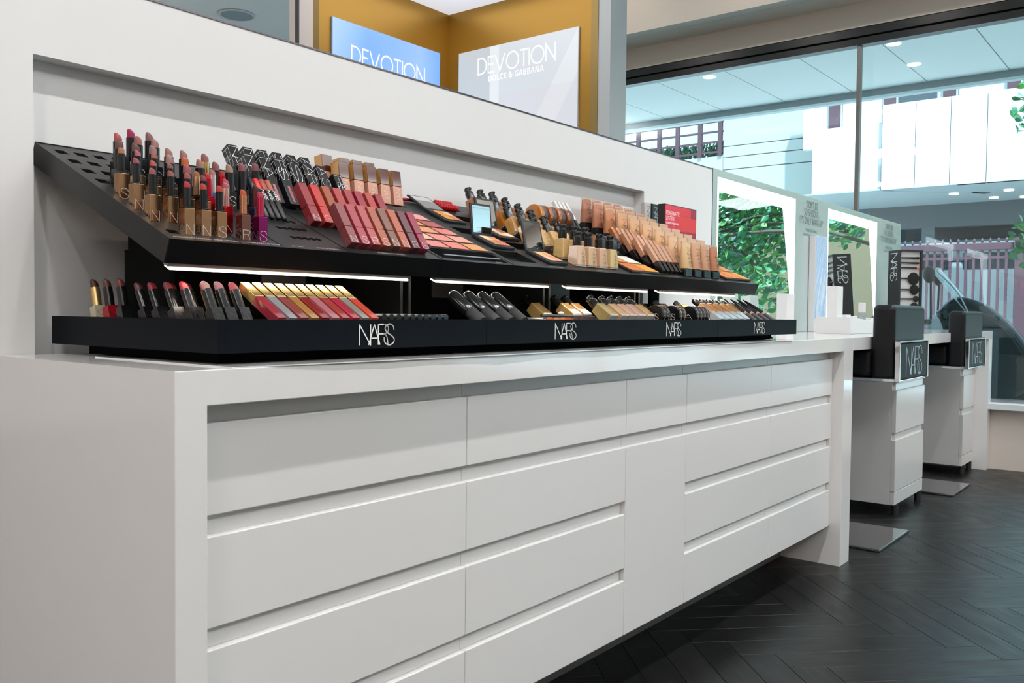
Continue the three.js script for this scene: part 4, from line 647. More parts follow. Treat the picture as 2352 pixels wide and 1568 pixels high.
// ---------- make-up counter by the window ----------
{
  const c = thing('vanity_worktop', 'white make-up worktop running from the drawer counter to the window', 'counter');
  mesh('worktop', rb(2.906, 5.695, 0.832, YC, -0.57, 0, 0.0015), SOLID, c);
  mesh('end_panel', rb(5.60, 5.695, 0, 0.832, -0.50, 0, 0.0015), WHITE, c);
  mesh('back_apron', bx(2.906, 5.60, 0.70, 0.832, -0.56, -0.54), WHITE, c);
  const ped = (x0, x1, label, z) => {
    const p = thing('drawer_pedestal', label, 'drawer pedestal', [x0, 0, 0], 'white drawer pedestals under the make-up worktop'), w = x1 - x0;
    mesh('body', rb(0, w, 0.055, 0.830, -0.53, z - 0.0202, 0.001), WHITE, p);
    for (const [y0, y1] of [[0.645, 0.829], [0.405, 0.610], [0.12, 0.370]]) mesh('drawer_front', rb(0, w, y0, y1, z - 0.02, z, 0.002), WHITE, p);
    mesh('grip_rail', rb(0.02, w, 0.6105, 0.6445, z - 0.02, z - 0.010, 0.001), WHITE, p); mesh('grip_rail', rb(0.02, w, 0.3705, 0.4045, z - 0.02, z - 0.010, 0.001), WHITE, p);
    mesh('bottom_panel', rb(0, w, 0.055, 0.117, z - 0.02, z, 0.002), WHITE, p);
    for (const [a, b] of [[0.05, -0.09], [w - 0.05, -0.09], [0.05, -0.48], [w - 0.05, -0.48]]) mesh('castor', cyl(0.016, 0.016, 0.0005, 0.0548, 14).translate(a, 0, b), BLACKS, p);
  };
  ped(3.835, 4.36, 'white drawer pedestal behind the nearer bar stool', -0.08);
  ped(5.30, 5.598, 'white drawer pedestal behind the farther bar stool, beside the window', -0.08);
}
// bar stools
{
  const leather = M([0.008, 0.0085, 0.010], 0.45, 0, { specularIntensity: 0.6 }), leather2 = M([0.009, 0.010, 0.012], 0.42, 0, { specularIntensity: 0.6 });
  const t = thing('bar_stool', 'nearer black padded bar stool with a lettered back on a square steel base', 'bar stool', [3.345, 0, -0.115], 'black lettered bar stools');
  mesh('base_plate', rb(-0.235, 0.205, 0.0005, 0.012, -0.265, 0.175, 0.003), M([0.42, 0.42, 0.44], 0.12, 1), t);
  mesh('column', [cyl(0.030, 0.030, 0.0121, 0.35, 24), cyl(0.020, 0.020, 0.35, 0.705, 20)].map((g) => g.translate(-0.02, 0, -0.11)), CHROME, t);
  mesh('footrest', tube([[-0.02, 0.30, -0.11], [-0.14, 0.30, -0.15], [-0.12, 0.30, -0.26], [0.08, 0.30, -0.26], [0.10, 0.30, -0.15], [-0.02, 0.30, -0.11]], 0.010, 30, 8), CHROME, t);
  mesh('seat_frame', rb(-0.235, 0.235, 0.700, 0.716, -0.24, 0.225, 0.004), CHROME, t);
  mesh('seat', rb(-0.168, 0.168, 0.717, 0.795, -0.235, 0.123, 0.030, 4), leather, t);
  // padded back, wrapping round the sides
  const pad = mesh('backrest', [rb(-0.240, 0.240, 0.706, 1.015, 0.125, 0.2145, 0.022, 4)], leather2, t);
  mesh('arm_pad', rb(-0.222, -0.170, 0.718, 0.830, -0.20, 0.122, 0.022, 3), leather, t); mesh('arm_pad', rb(0.170, 0.222, 0.718, 0.830, -0.20, 0.122, 0.022, 3), leather, t);
  const fr = mesh('back_frame', [rb(-0.236, -0.2235, 0.700, 0.868, 0.2150, 0.236, 0.003), rb(0.2135, 0.222, 0.700, 0.868, 0.2150, 0.236, 0.003), rb(-0.223, 0.213, 0.860, 0.868, 0.2155, 0.234, 0.003)], CHROME, t);
  const plate = mesh('back_plate', rb(-0.222, 0.212, 0.706, 0.859, 0.2155, 0.233, 0.010, 2), M([0.007, 0.0075, 0.009], 0.5, 0, { specularIntensity: 0.4 }), t);
  mesh('wordmark', wordmark(0.25, 0.115, 0.0050, 'NARS', 0).clone().translate(-0.005, 0.784, 0.2336), M([0.55, 0.56, 0.58], 0.3, 0.6), plate);
  const s2 = copy(t, 'farther black padded bar stool with a lettered back, nearest the window', [4.775, 0, -0.135]); s2.scale.set(0.96, 0.985, 0.96);
}
// brush display box
{
  const AT = [5.0, YC, -0.387], TURN = -40 * Math.PI / 180, D = 0.115, H = 0.487, W = 0.155;
  const t = thing('brush_display', 'black open box of make-up brushes with vertical white lettering beside the second mirror', 'brush display', AT); t.rotation.y = TURN;
  mesh('side_panel', rb(0, 0.008, 0.0005, H, -D, 0, 0.001), BLACKS, t); mesh('side_panel', rb(W - 0.012, W, 0.0005, H, -D, 0, 0.001), BLACKS, t);
  mesh('top_panel', bx(0.008, W - 0.012, H - 0.008, H, -D, 0), BLACKS, t); mesh('bottom_panel', bx(0.008, W - 0.012, 0.0005, 0.02, -D, 0), BLACKS, t);
  mesh('board', bx(0.008, W - 0.012, 0.02, H - 0.008, -D + 0.016, -0.016), M([0.60, 0.58, 0.57], 0.5), t);
  const l = mesh('wordmark', wordmark(0.165, 0.062, 0.0042), M([0.72, 0.74, 0.74], 0.4), t); l.rotation.set(0, -Math.PI / 2, 0); l.rotateZ(-Math.PI / 2); l.position.set(-0.0004, 0.385, -D / 2);
  const bristle = M([0.008, 0.007, 0.007], 0.9), handle = M([0.012, 0.012, 0.012], 0.3);
  for (const side of [1, -1]) [[0.440, 0.007, 0], [0.410, 0.006, 0], [0.380, 0.007, 1], [0.315, 0.038, 0], [0.248, 0.031, 0], [0.192, 0.019, 0], [0.140, 0.030, 0], [0.070, 0.028, 0]].forEach(([y, r, o], k) => {
    const where = side > 0 ? 'front of the display box' : 'mirror side of the display box', q = new THREE.Vector3(0.010, y, side > 0 ? -0.0075 : -D + 0.0075).applyAxisAngle(new THREE.Vector3(0, 1, 0), TURN);
    const b = thing('makeup_brush', o ? `slim make-up brush with orange tip, ${where}` : `black make-up brush, ${ORD[k]} from the top, ${where}`, 'brush', [AT[0] + q.x, AT[1] + q.y, AT[2] + q.z], side > 0 ? 'make-up brushes on the front of the display box' : 'make-up brushes on the mirror side of the display box'); b.rotation.y = TURN;
    const bl = Math.max(0.014, r * 1.02), c0 = 0.128 - bl;
    mesh('handle', cyl(0.004, 0.006, 0, c0, 10).rotateZ(-Math.PI / 2), handle, b); mesh('bristles', new THREE.SphereGeometry(1, 18, 12).scale(bl, r, Math.min(r, 0.0072)).translate(c0, 0, 0), o ? M('#d8701c', 0.6) : bristle, b);
  });
}
// white tester stand with boxes, and the marbled blue panel
{
  const W = M([0.80, 0.79, 0.79], 0.35);
  const marb = canvasTex(256, 768, (g, w, h) => { g.fillStyle = '#b9d3f0'; g.fillRect(0, 0, w, h); for (let i = 0; i < 90; i++) { const x = rnd() * w * 1.6 - w * 0.3, y = rnd() * h, L = rr(120, 420); g.strokeStyle = rnd() < 0.55 ? `rgba(245,250,255,${rr(0.2, 0.6)})` : `rgba(110,160,220,${rr(0.12, 0.4)})`; g.lineWidth = rr(3, 22); g.beginPath(); g.moveTo(x, y); g.bezierCurveTo(x - L * 0.1, y + L * 0.3, x - L * 0.25, y + L * 0.6, x - L * 0.3 + rr(-20, 20), y + L); g.stroke(); } });
  const p = thing('marbled_poster_board', 'slim white board with a pale blue marbled print beside the second mirror', 'poster board', [3.97, YC, -0.535]);
  mesh('board', rb(0, 0.18, 0.0005, 0.503, -0.033, 0, 0.001), W, p); mesh('print', new THREE.PlaneGeometry(0.172, 0.43).translate(0.093, 0.285, 0.0008), M([1, 1, 1], 0.3, 0, { map: marb }), p);
  const s = thing('tester_stand', 'low white sloping tester stand on the make-up worktop', 'tester stand', [3.80, YC, -0.33]);
  const sh = new THREE.Shape(); sh.moveTo(-0.24, 0.0005); sh.lineTo(0.36, 0.0005); sh.lineTo(0.50, 0.012); sh.lineTo(0.50, 0.038); sh.lineTo(-0.24, 0.075); sh.closePath();
  mesh('stand', new THREE.ExtrudeGeometry(sh, { depth: 0.16, bevelEnabled: true, bevelThickness: 0.002, bevelSize: 0.002, bevelSegments: 2 }).translate(0, 0.002, -0.05), W, s);
  mesh('foot', bx(0.37, 0.46, 0.0005, 0.006, 0.02, 0.10), M([0.10, 0.04, 0.03], 0.4), s);
  const carton = (label, x, y, z, w, h, d) => { const c = thing('white_carton', label, 'carton', [x, y, z], 'plain white cartons'); mesh('carton', rb(-w / 2, w / 2, 0, h, -d / 2, d / 2, 0.001), M([0.82, 0.80, 0.80], 0.4), c); mesh('print', words('SKINCARE', 0.004).rotateZ(-Math.PI / 2).translate(0, h * 0.4, d / 2 + 0.0004), M([0.6, 0.58, 0.58], 0.5), c); return c; };
  carton('tall white carton at the left of the white tester stand', 3.625, 0.953, -0.315, 0.080, 0.155, 0.05);
  carton('small white carton beside the tall one on the tester stand', 3.745, 0.946, -0.31, 0.07, 0.028, 0.045);
  carton('small white carton in the middle of the tester stand', 3.845, 0.940, -0.31, 0.07, 0.028, 0.045);
  carton('small white carton at the far end of the tester stand', 4.105, 0.930, -0.30, 0.08, 0.030, 0.05);
  carton('tall white carton before the first mirror behind the black tray', 3.455, YC + 0.001, -0.49, 0.095, 0.185, 0.05);
  carton('low white carton before the first mirror behind the black tray', 3.16, YC + 0.001, -0.49, 0.075, 0.095, 0.05);
  const b = thing('serum_vial', 'clear square vial with white cap on the white tester stand', 'vial', [3.962, 0.931, -0.29]); mesh('vial', rb(-0.021, 0.021, 0.001, 0.055, -0.014, 0.014, 0.002), M([0.72, 0.76, 0.78], 0.03, 0, { transmission: 0.7, thickness: 0.02, ior: 1.45 }), b); mesh('cap', rb(-0.020, 0.020, 0.056, 0.105, -0.013, 0.013, 0.002), M([0.80, 0.76, 0.77], 0.35), b);
}
// ---------- outside the window ----------
const MAUVE = M([0.090, 0.038, 0.050], 0.5), CONC = M([0.42, 0.42, 0.40], 0.85), OFFW = M([0.60, 0.60, 0.59], 0.8);
struct('floor_street', bx(5.87, 60, -0.20, -0.05, -40, 40), M([0.55, 0.54, 0.52], 0.9), 'grey street and pavement outside the window');
{
  const c = structGroup('ceiling_canopy', 'white panelled canopy soffit outside the shop window');
  const pm = M([0.86, 0.85, 0.84], 0.6);
  for (let z = -8; z < 6; z += 0.6) mesh('panel', rb(5.87, 7.24, 2.90, 2.93, z + 0.004, z + 0.596, 0.003), pm, c);
  mesh('deck', bx(5.87, 7.33, 2.937, 3.03, -8, 6), M([0.5, 0.5, 0.5], 0.8), c);
  mesh('edge_beam', bx(7.24, 7.33, 2.845, 2.935, -8, 6), M([0.40, 0.43, 0.44], 0.6), c);
  mesh('gutter', rb(7.335, 7.50, 2.862, 2.935, -8, 6, 0.02), M([0.60, 0.64, 0.67], 0.5), c);
  [[6.05, -2.17], [6.0, -0.73], [6.63, -0.75]].forEach(([x, z]) => { mesh('lamp_disc', cyl(0.05, 0.05, 2.894, 2.8995, 20).translate(x, 0, z), M([0.9, 0.9, 0.88], 0.5, 0, { emissiveRGB: [1.3, 1.25, 1.15] }), c); });
}
// railings across the street: each bar a part
function railing(label, z0, z1) {
  const f = thing('street_railing', label, 'fence', [15, -0.05, 0], 'mauve street railings');
  mesh('top_rail', rb(-0.04, 0.04, 2.08, 2.19, z0, z1, 0.01), MAUVE, f); mesh('middle_rail', bx(-0.02, 0.02, 1.94, 1.98, z0, z1), MAUVE, f); mesh('bottom_rail', bx(-0.02, 0.02, 0.32, 0.38, z0, z1), MAUVE, f);
  const g = bx(-0.018, 0.018, 0.05, 2.08, -0.018, 0.018), k = lathe([[0.010, 2.19], [0.022, 2.215], [0.018, 2.25], [0, 2.275]], 8);
  for (let z = z0 + 0.06; z < z1; z += 0.115) { const b = mesh('bar', g, MAUVE, f); b.position.z = z; const q = mesh('finial', k, MAUVE, b); }
}
railing('mauve street railing with finials across the road behind the scooter', -5.2, -1.36);
{
  const g = thing('gate_post', 'wide mauve gate post across the road at the right edge', 'gate post', [15, -0.05, -1.22]); mesh('post', rb(-0.08, 0.08, 0, 2.2, -0.12, 0.12, 0.01), MAUVE, g); mesh('cap', rb(-0.10, 0.10, 2.2, 2.26, -0.14, 0.14, 0.01), MAUVE, g);
  const g2 = thing('street_gate', 'solid mauve street gate beyond the gate post', 'gate', [15, -0.05, -1.09]); mesh('leaf', rb(-0.03, 0.03, 0.05, 2.1, 0.0, 2.4, 0.01), MAUVE, g2); mesh('frame', [bx(-0.05, 0.05, 2.0, 2.1, 0, 2.4), bx(-0.05, 0.05, 0.05, 0.15, 0, 2.4)], MAUVE, g2);
}
// white building opposite: parapet panels, soffit, dark lobby
{
  const b = thing('opposite_building', 'white building across the road with a deep overhang and dark lobby', 'building', [20, 0, 0]);
  for (let z = -4.80, k = 0; z < 11; z += 0.70, k++) mesh('parapet_panel', rb(0, 0.15, 3.77, 5.64, z + 0.006, z + 0.694, 0.006), OFFW, b);
  const ch = new THREE.Shape(); ch.moveTo(0, 0); ch.lineTo(0.15, 0); ch.lineTo(1.9, -1.75); ch.lineTo(1.75, -1.9); ch.closePath();
  mesh('corner_panel', new THREE.ExtrudeGeometry(ch, { depth: 1.87, bevelEnabled: false }).rotateX(Math.PI / 2).scale(1, 1, -1).rotateY(0).translate(0, 5.64, -4.80), OFFW, b);
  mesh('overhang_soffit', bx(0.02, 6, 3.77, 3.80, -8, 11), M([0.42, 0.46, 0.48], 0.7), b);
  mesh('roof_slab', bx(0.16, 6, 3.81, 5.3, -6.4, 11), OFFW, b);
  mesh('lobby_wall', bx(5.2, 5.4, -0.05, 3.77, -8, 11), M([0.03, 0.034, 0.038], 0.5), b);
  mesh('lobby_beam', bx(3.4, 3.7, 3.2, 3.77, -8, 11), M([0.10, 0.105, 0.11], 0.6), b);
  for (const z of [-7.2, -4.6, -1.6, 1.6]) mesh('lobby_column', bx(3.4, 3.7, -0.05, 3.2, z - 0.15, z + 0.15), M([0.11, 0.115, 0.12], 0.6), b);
  for (const z of [-6.1, -3.2, -0.2]) { const w = mesh('window', bx(5.14, 5.2, 0.6, 2.9, z - 1.0, z + 1.0), M([0.02, 0.03, 0.04], 0.1), b); mesh('window_frame', [bx(5.10, 5.2, 2.9, 3.0, z - 1.05, z + 1.05), bx(5.10, 5.2, 0.5, 0.6, z - 1.05, z + 1.05)], M([0.2, 0.21, 0.22], 0.5), w); }
  [[1.4, -3.6], [1.4, -2.5], [2.6, -3.0], [2.8, -2.4]].forEach(([x, z]) => mesh('lobby_lamp', cyl(0.10, 0.10, 3.74, 3.769, 16).translate(x, 0, z), M([0.9, 0.9, 0.8], 0.5, 0, { emissiveRGB: [3, 2.7, 2.2] }), b));
  // upper storey strip of mauve posts and panes above the parapet
  mesh('upper_wall', bx(2.5, 2.7, 5.3, 9, -7.5, 11), OFFW, b);
  for (let z = -6.8, k = 0; z < 8; z += 1.35, k++) { mesh('upper_post', bx(2.38, 2.5, 5.3, 9, z, z + 0.26), MAUVE, b); mesh('upper_window', bx(2.44, 2.5, 5.3, 7.2, z + 0.34, z + 1.2), k % 2 ? M([0.06, 0.07, 0.08], 0.2) : M([0.70, 0.74, 0.76], 0.3), b); }
}
{
  const b = thing('concrete_wall', 'pale concrete wall with level joints left of the white building', 'wall', [24, 0, 0]);
  const ys = [-0.05, 2.6, 4.2, 5.25, 5.61, 5.93, 6.9, 9.5];
  for (let i = 0; i < ys.length - 1; i++) mesh('concrete_course', rb(0, 0.4, ys[i] + 0.01, ys[i + 1] - 0.01, -10.45, -6.2, 0.01), CONC, b);
  const g = thing('balcony_grille', 'mauve slatted balcony grille with plants behind it', 'balcony grille', [24, 0, 0]);
  mesh('parapet', bx(0, 0.4, -0.05, 5.68, -18, -10.46), CONC, g);
  for (const z of [-14.0, -13.33, -12.58, -11.95, -11.2, -10.55]) mesh('post', bx(-0.05, 0.05, 5.68, 9, z - 0.06, z + 0.06), MAUVE, g);
  for (let y = 5.78; y < 9; y += 0.30) mesh('slat', bx(-0.03, 0.03, y, y + 0.05, -18, -10.46), MAUVE, g);
  mesh('balcony_wall', bx(3, 3.2, 5.0, 10, -18, -10.0), OFFW, g);
  const leaf = []; for (let i = 0; i < 500; i++) { const a = new THREE.PlaneGeometry(0.06, 0.26); a.rotateX(rr(-1, 1)).rotateY(rr(0, 6)).rotateZ(rr(-1, 1)).translate(rr(0.6, 1.2), 5.85 + Math.abs(rr(-0.35, 0.35)) , rr(-14, -10.6)); leaf.push(a); }
  const pl = thing('balcony_hedge', 'row of dark green plants behind the mauve balcony grille', 'plants', [24, 0, 0]); const fm = mesh('foliage', merge(leaf), M([0.05, 0.13, 0.07], 0.6, 0, { side: THREE.DoubleSide }), pl); fm.userData.kind = 'stuff';
}
// parked van behind the railing
{
  const v = thing('parked_van', 'pale grey van parked behind the mauve railing', 'van', [16.6, -0.05, -2.6]);
  mesh('body', rb(0, 1.7, 0.55, 2.0, -2.4, 2.0, 0.12, 3), M([0.17, 0.18, 0.185], 0.35), v);
  for (const z of [-1.7, -0.5, 0.7]) mesh('window', rb(-0.01, 0.02, 1.86, 2.15, z - 0.5, z + 0.5, 0.01), M([0.02, 0.02, 0.025], 0.1), v);
  mesh('roof', rb(0.05, 1.65, 1.98, 2.35, -2.2, 1.8, 0.1, 2), M([0.10, 0.11, 0.12], 0.3), v);
  for (const z of [-1.6, 1.2]) for (const x of [0.12, 1.58]) mesh('wheel', new THREE.CylinderGeometry(0.33, 0.33, 0.2, 24).rotateZ(Math.PI / 2).translate(x, 0.33, z), M([0.02, 0.02, 0.02], 0.7), v);
}
// black scooter just outside the glass
{
  const s = thing('scooter', 'black motor scooter with clear windscreen parked just outside the window', 'scooter', [6.72, -0.05, -0.46]);
  const blk = M([0.008, 0.009, 0.010], 0.34, 0, { clearcoat: 0.3, clearcoatRoughness: 0.12 }), rub = M([0.02, 0.02, 0.02], 0.7), grey = M([0.42, 0.44, 0.46], 0.45);
  const wheel = (z, n) => { const w = mesh(n, new THREE.TorusGeometry(0.205, 0.055, 12, 32).rotateY(Math.PI / 2).translate(0, 0.26, z), rub, s); mesh('rim', [new THREE.TorusGeometry(0.15, 0.012, 8, 28).rotateY(Math.PI / 2).translate(0, 0.26, z), new THREE.CylinderGeometry(0.04, 0.04, 0.10, 14).rotateZ(Math.PI / 2).translate(0, 0.26, z), ...[0, 1, 2, 3, 4].map((k) => bar([0, 0.26, z], [0, 0.26 + 0.15 * Math.cos(k * 1.2566), z + 0.15 * Math.sin(k * 1.2566)], 0.012, 6))], STEEL, w); };
  wheel(0.52, 'front_wheel'); wheel(-0.80, 'rear_wheel');
  const prof = (pts, w, bev = 0.03) => { const q = new THREE.Shape(); q.moveTo(...pts[0]); q.splineThru(pts.slice(1).map((p) => new THREE.Vector2(...p))); q.closePath(); return new THREE.ExtrudeGeometry(q, { depth: w - 2 * bev, bevelEnabled: true, bevelThickness: bev, bevelSize: bev, bevelSegments: 4, curveSegments: 24 }).translate(0, 0, -(w - 2 * bev) / 2).rotateY(-Math.PI / 2); };
  mesh('front_fender', prof([[0.80, 0.40], [0.72, 0.56], [0.52, 0.62], [0.30, 0.52], [0.36, 0.44], [0.54, 0.53], [0.70, 0.46]], 0.17), blk, s);
  mesh('front_fairing', prof([[0.08, 1.06], [0.30, 0.98], [0.46, 0.78], [0.52, 0.60], [0.42, 0.50], [0.26, 0.46], [0.14, 0.70], [0.02, 0.92]], 0.38, 0.06), blk, s);
  mesh('headlamp', new THREE.SphereGeometry(1, 18, 12).scale(0.11, 0.055, 0.03).rotateX(-0.7).translate(0, 0.86, 0.44), M([0.7, 0.72, 0.74], 0.1), s);
  mesh('dashboard', rb(-0.16, 0.16, 0.90, 1.03, -0.16, -0.02, 0.04, 3), grey, s);
  mesh('cowl', prof([[-0.04, 1.04], [0.06, 1.12], [0.22, 1.06], [0.36, 0.90], [0.20, 0.88], [0.0, 0.94]], 0.36, 0.05), blk, s);
  mesh('handlebar', [bar([-0.34, 0.98, -0.14], [0.34, 0.98, -0.14], 0.014), bar([-0.36, 0.98, -0.15], [-0.24, 0.98, -0.13], 0.020), bar([0.24, 0.98, -0.13], [0.36, 0.98, -0.15], 0.020)], rub, s);
  const ws = new THREE.PlaneGeometry(0.40, 0.44, 12, 10), p = ws.attributes.position; for (let i = 0; i < p.count; i++) { const x = p.getX(i), t = p.getY(i) / 0.44 + 0.5; p.setXYZ(i, x * (1 - 0.35 * t * t), 1.02 + t * 0.36, 0.20 - t * 0.28 - x * x * 1.6); } ws.computeVertexNormals();
  mesh('windscreen', ws, M([0.62, 0.70, 0.72], 0.15, 0, { transparent: true, opacity: 0.55, side: THREE.DoubleSide }), s);
  mesh('windscreen_edge', tube([[-0.20, 1.02, 0.14], [-0.17, 1.2, 0.05], [-0.13, 1.37, -0.10], [0, 1.385, -0.085], [0.13, 1.37, -0.10], [0.17, 1.2, 0.05], [0.20, 1.02, 0.14]], 0.006, 30, 6), grey, s);
  for (const k of [-1, 1]) { const m = mesh('rear_mirror', new THREE.SphereGeometry(1, 16, 12).scale(0.070, 0.062, 0.042).rotateZ(k * 0.5).translate(k * 0.30, 1.33, -0.13), rub, s); mesh('stalk', bar([k * 0.22, 1.0, -0.12], [k * 0.28, 1.30, -0.12], 0.008), rub, m); }
  mesh('floorboard', rb(-0.16, 0.16, 0.26, 0.34, -0.36, 0.22, 0.02), blk, s);
  mesh('rear_body', prof([[-0.30, 0.36], [-0.34, 0.66], [-0.62, 0.74], [-1.06, 0.80], [-1.16, 0.72], [-0.98, 0.52], [-0.60, 0.40]], 0.34, 0.05), blk, s);
  mesh('seat', rb(-0.15, 0.15, 0.74, 0.86, -1.0, -0.32, 0.05, 3), M([0.016, 0.016, 0.016], 0.6), s);
  mesh('engine', rb(-0.10, 0.14, 0.18, 0.40, -0.92, -0.50, 0.05, 2), STEEL, s);
  mesh('stand', [bar([-0.12, 0.28, -0.40], [-0.18, 0.01, -0.44], 0.012), bar([0.12, 0.28, -0.40], [0.18, 0.01, -0.44], 0.012)], STEEL, s);
  s.rotation.y = 0.12;
}
// pavement tree; its foliage fills the mirrors
{
  const t = thing('pavement_tree', 'broad-leaved green tree on the pavement outside the window', 'tree', [8.9, -0.05, 2.3]);
  mesh('trunk', tube([[0.3, 0, 1.2], [0.3, 0.8, 1.15], [0.15, 1.6, 1.0], [-0.1, 2.3, 0.5], [-0.3, 3.1, -0.2]], 0.075, 24, 10), M([0.10, 0.08, 0.06], 0.9), t);
  const clumps = [[8.8, 2.25, 2.05, 0.75, 0.6, 0.75], [8.7, 1.5, 2.2, 0.5, 0.4, 0.5], [8.9, 2.15, 1.4, 0.5, 0.4, 0.45], [8.6, 1.5, 1.5, 0.45, 0.32, 0.4], [8.8, 2.2, 0.80, 0.5, 0.34, 0.42], [7.9, 2.75, -0.02, 0.32, 0.35, 0.30], [7.75, 1.62, -0.08, 0.26, 0.28, 0.20], [8.8, 2.85, 1.5, 0.8, 0.4, 0.9], [9.0, 1.9, 3.1, 0.8, 0.9, 0.6], [8.5, 1.05, 1.85, 0.3, 0.25, 0.35], [8.5, 1.95, 0.60, 0.28, 0.18, 0.22], [9.2, 2.6, 2.4, 0.7, 0.5, 0.7], [9.3, 2.5, 1.6, 0.5, 0.4, 0.6], [9.1, 2.0, 1.75, 0.6, 0.5, 0.5]];
  for (const [x, y, z] of clumps) mesh('branch', tube([[-0.05, 2.2, 0.55], [(x - 8.9) * 0.5 - 0.1, (y + 2.25) / 2 + 0.1, (z - 2.3) * 0.5 - 0.1], [x - 8.9, y, z - 2.3]], 0.018, 12, 6), M([0.11, 0.09, 0.065], 0.9), t);
  // one leaf: folded lens shape
  const lg = () => { const L = 0.088, w = 0.024, pos = [], idx = []; for (let i = 0; i <= 4; i++) { const u = i / 4, h = w * Math.sin(Math.PI * Math.pow(u, 0.8)) + 0.0005, d = -0.05 * u * u; pos.push(-h, u * L, d * 0.6 + h * 0.35, 0, u * L, d * 0.6, h, u * L, d * 0.6 + h * 0.35); } for (let i = 0; i < 4; i++) for (const k of [0, 1]) { const a = i * 3 + k; idx.push(a, a + 1, a + 3, a + 1, a + 4, a + 3); } const g = new THREE.BufferGeometry(); g.setAttribute('position', new THREE.Float32BufferAttribute(pos, 3)); g.setIndex(idx); g.computeVertexNormals(); return g; };
  const G = lg(), tones = [[0.06, 0.27, 0.09], [0.09, 0.36, 0.12], [0.04, 0.19, 0.10], [0.20, 0.46, 0.11], [0.10, 0.36, 0.18]].map((c) => M(c, 0.45, 0, { side: THREE.DoubleSide, transmission: 0.25, thickness: 0 }));
  const spots = [];
  clumps.forEach((c, ci) => { const n = Math.round(1450 * (c[3] * c[4] * c[5]) ** 0.62); for (let i = 0; i < n; i++) { let a, b, e; do { a = rr(-1, 1); b = rr(-1, 1); e = rr(-1, 1); } while (a * a + b * b + e * e > 1); const tw = Math.floor(rr(0, 5)); spots.push([c[0] + a * c[3] - 8.9, c[1] + b * c[4] + 0.05, c[2] + e * c[5] - 2.3, ci]); } });
  const mt = new THREE.Matrix4(), q = new THREE.Quaternion(), E = new THREE.Euler(), v = new THREE.Vector3(), sc = new THREE.Vector3();
  const inst = new THREE.InstancedMesh(G, M([1, 1, 1], 0.45, 0, { side: THREE.DoubleSide, transmission: 0.25, thickness: 0 }), Math.max(1, spots.length - 280)); let k = 0, parts = 0; inst.name = 'foliage'; inst.castShadow = inst.receiveShadow = true; inst.userData.kind = 'stuff';
  const tc = [[0.06, 0.27, 0.09], [0.09, 0.36, 0.12], [0.04, 0.19, 0.10], [0.20, 0.46, 0.11], [0.10, 0.36, 0.18]];
  spots.forEach(([x, y, z, ci], i) => {
    E.set(rr(1.2, 2.6), rr(0, 6.28), rr(-0.5, 0.5)); q.setFromEuler(E); const s = rr(0.7, 1.25);
    if (parts < 280 && (ci === 5 || ci === 6 || (ci < 4 && i % 14 === 0))) { const o = mesh('leaf', G, tones[i % 5], t); o.position.set(x, y, z); o.quaternion.copy(q); o.scale.setScalar(s); parts++; return; }
    if (k >= spots.length - 280) return;
    mt.compose(v.set(x, y, z), q, sc.setScalar(s)); inst.setMatrixAt(k, mt); inst.setColorAt(k, new THREE.Color().setRGB(...tc[i % 5])); k++;
  });
  inst.count = k; t.add(inst);
  const t2 = copy(t, 'second broad-leaved green tree further along the pavement', [10.2, -0.05, 5.8]); t2.rotation.y = 0.7;
}
// figures seen in the second mirror: a dressed mannequin and a passer-by in a blue cap
function field(bones, cell, k, lo, hi) {
  const size = Math.max(hi[0] - lo[0], hi[1] - lo[1], hi[2] - lo[2]), res = Math.ceil(size / cell) + 4, mc = new MarchingCubes(res, M([1, 1, 1]), false, false, 200000);
  mc.isolation = 0; const half = res / 2, c = [(lo[0] + hi[0]) / 2, (lo[1] + hi[1]) / 2, (lo[2] + hi[2]) / 2], S = size / 2 * 1.08;
  const A = new THREE.Vector3(), B = new THREE.Vector3(), P = new THREE.Vector3();
  for (let z = 0; z < res; z++) for (let y = 0; y < res; y++) for (let x = 0; x < res; x++) {
    P.set(c[0] + (x - half) / half * S, c[1] + (y - half) / half * S, c[2] + (z - half) / half * S); let acc = 0;
    for (const [a, b, r0, r1] of bones) { A.set(...a); B.set(...b).sub(A); const t = Math.max(0, Math.min(1, P.clone().sub(A).dot(B) / Math.max(1e-9, B.lengthSq()))); const d = P.distanceTo(A.addScaledVector(B, t)) - (r0 + (r1 - r0) * t); acc += Math.exp(-d * k); }
    mc.field[x + y * res + z * res * res] = Math.log(acc) / k;
  }
  mc.update(); const n = mc.count, g = new THREE.BufferGeometry(); g.setAttribute('position', new THREE.BufferAttribute(mc.positionArray.slice(0, n * 3), 3)); g.setAttribute('normal', new THREE.BufferAttribute(mc.normalArray.slice(0, n * 3), 3));
  return g.scale(S, S, S).translate(...c);
}
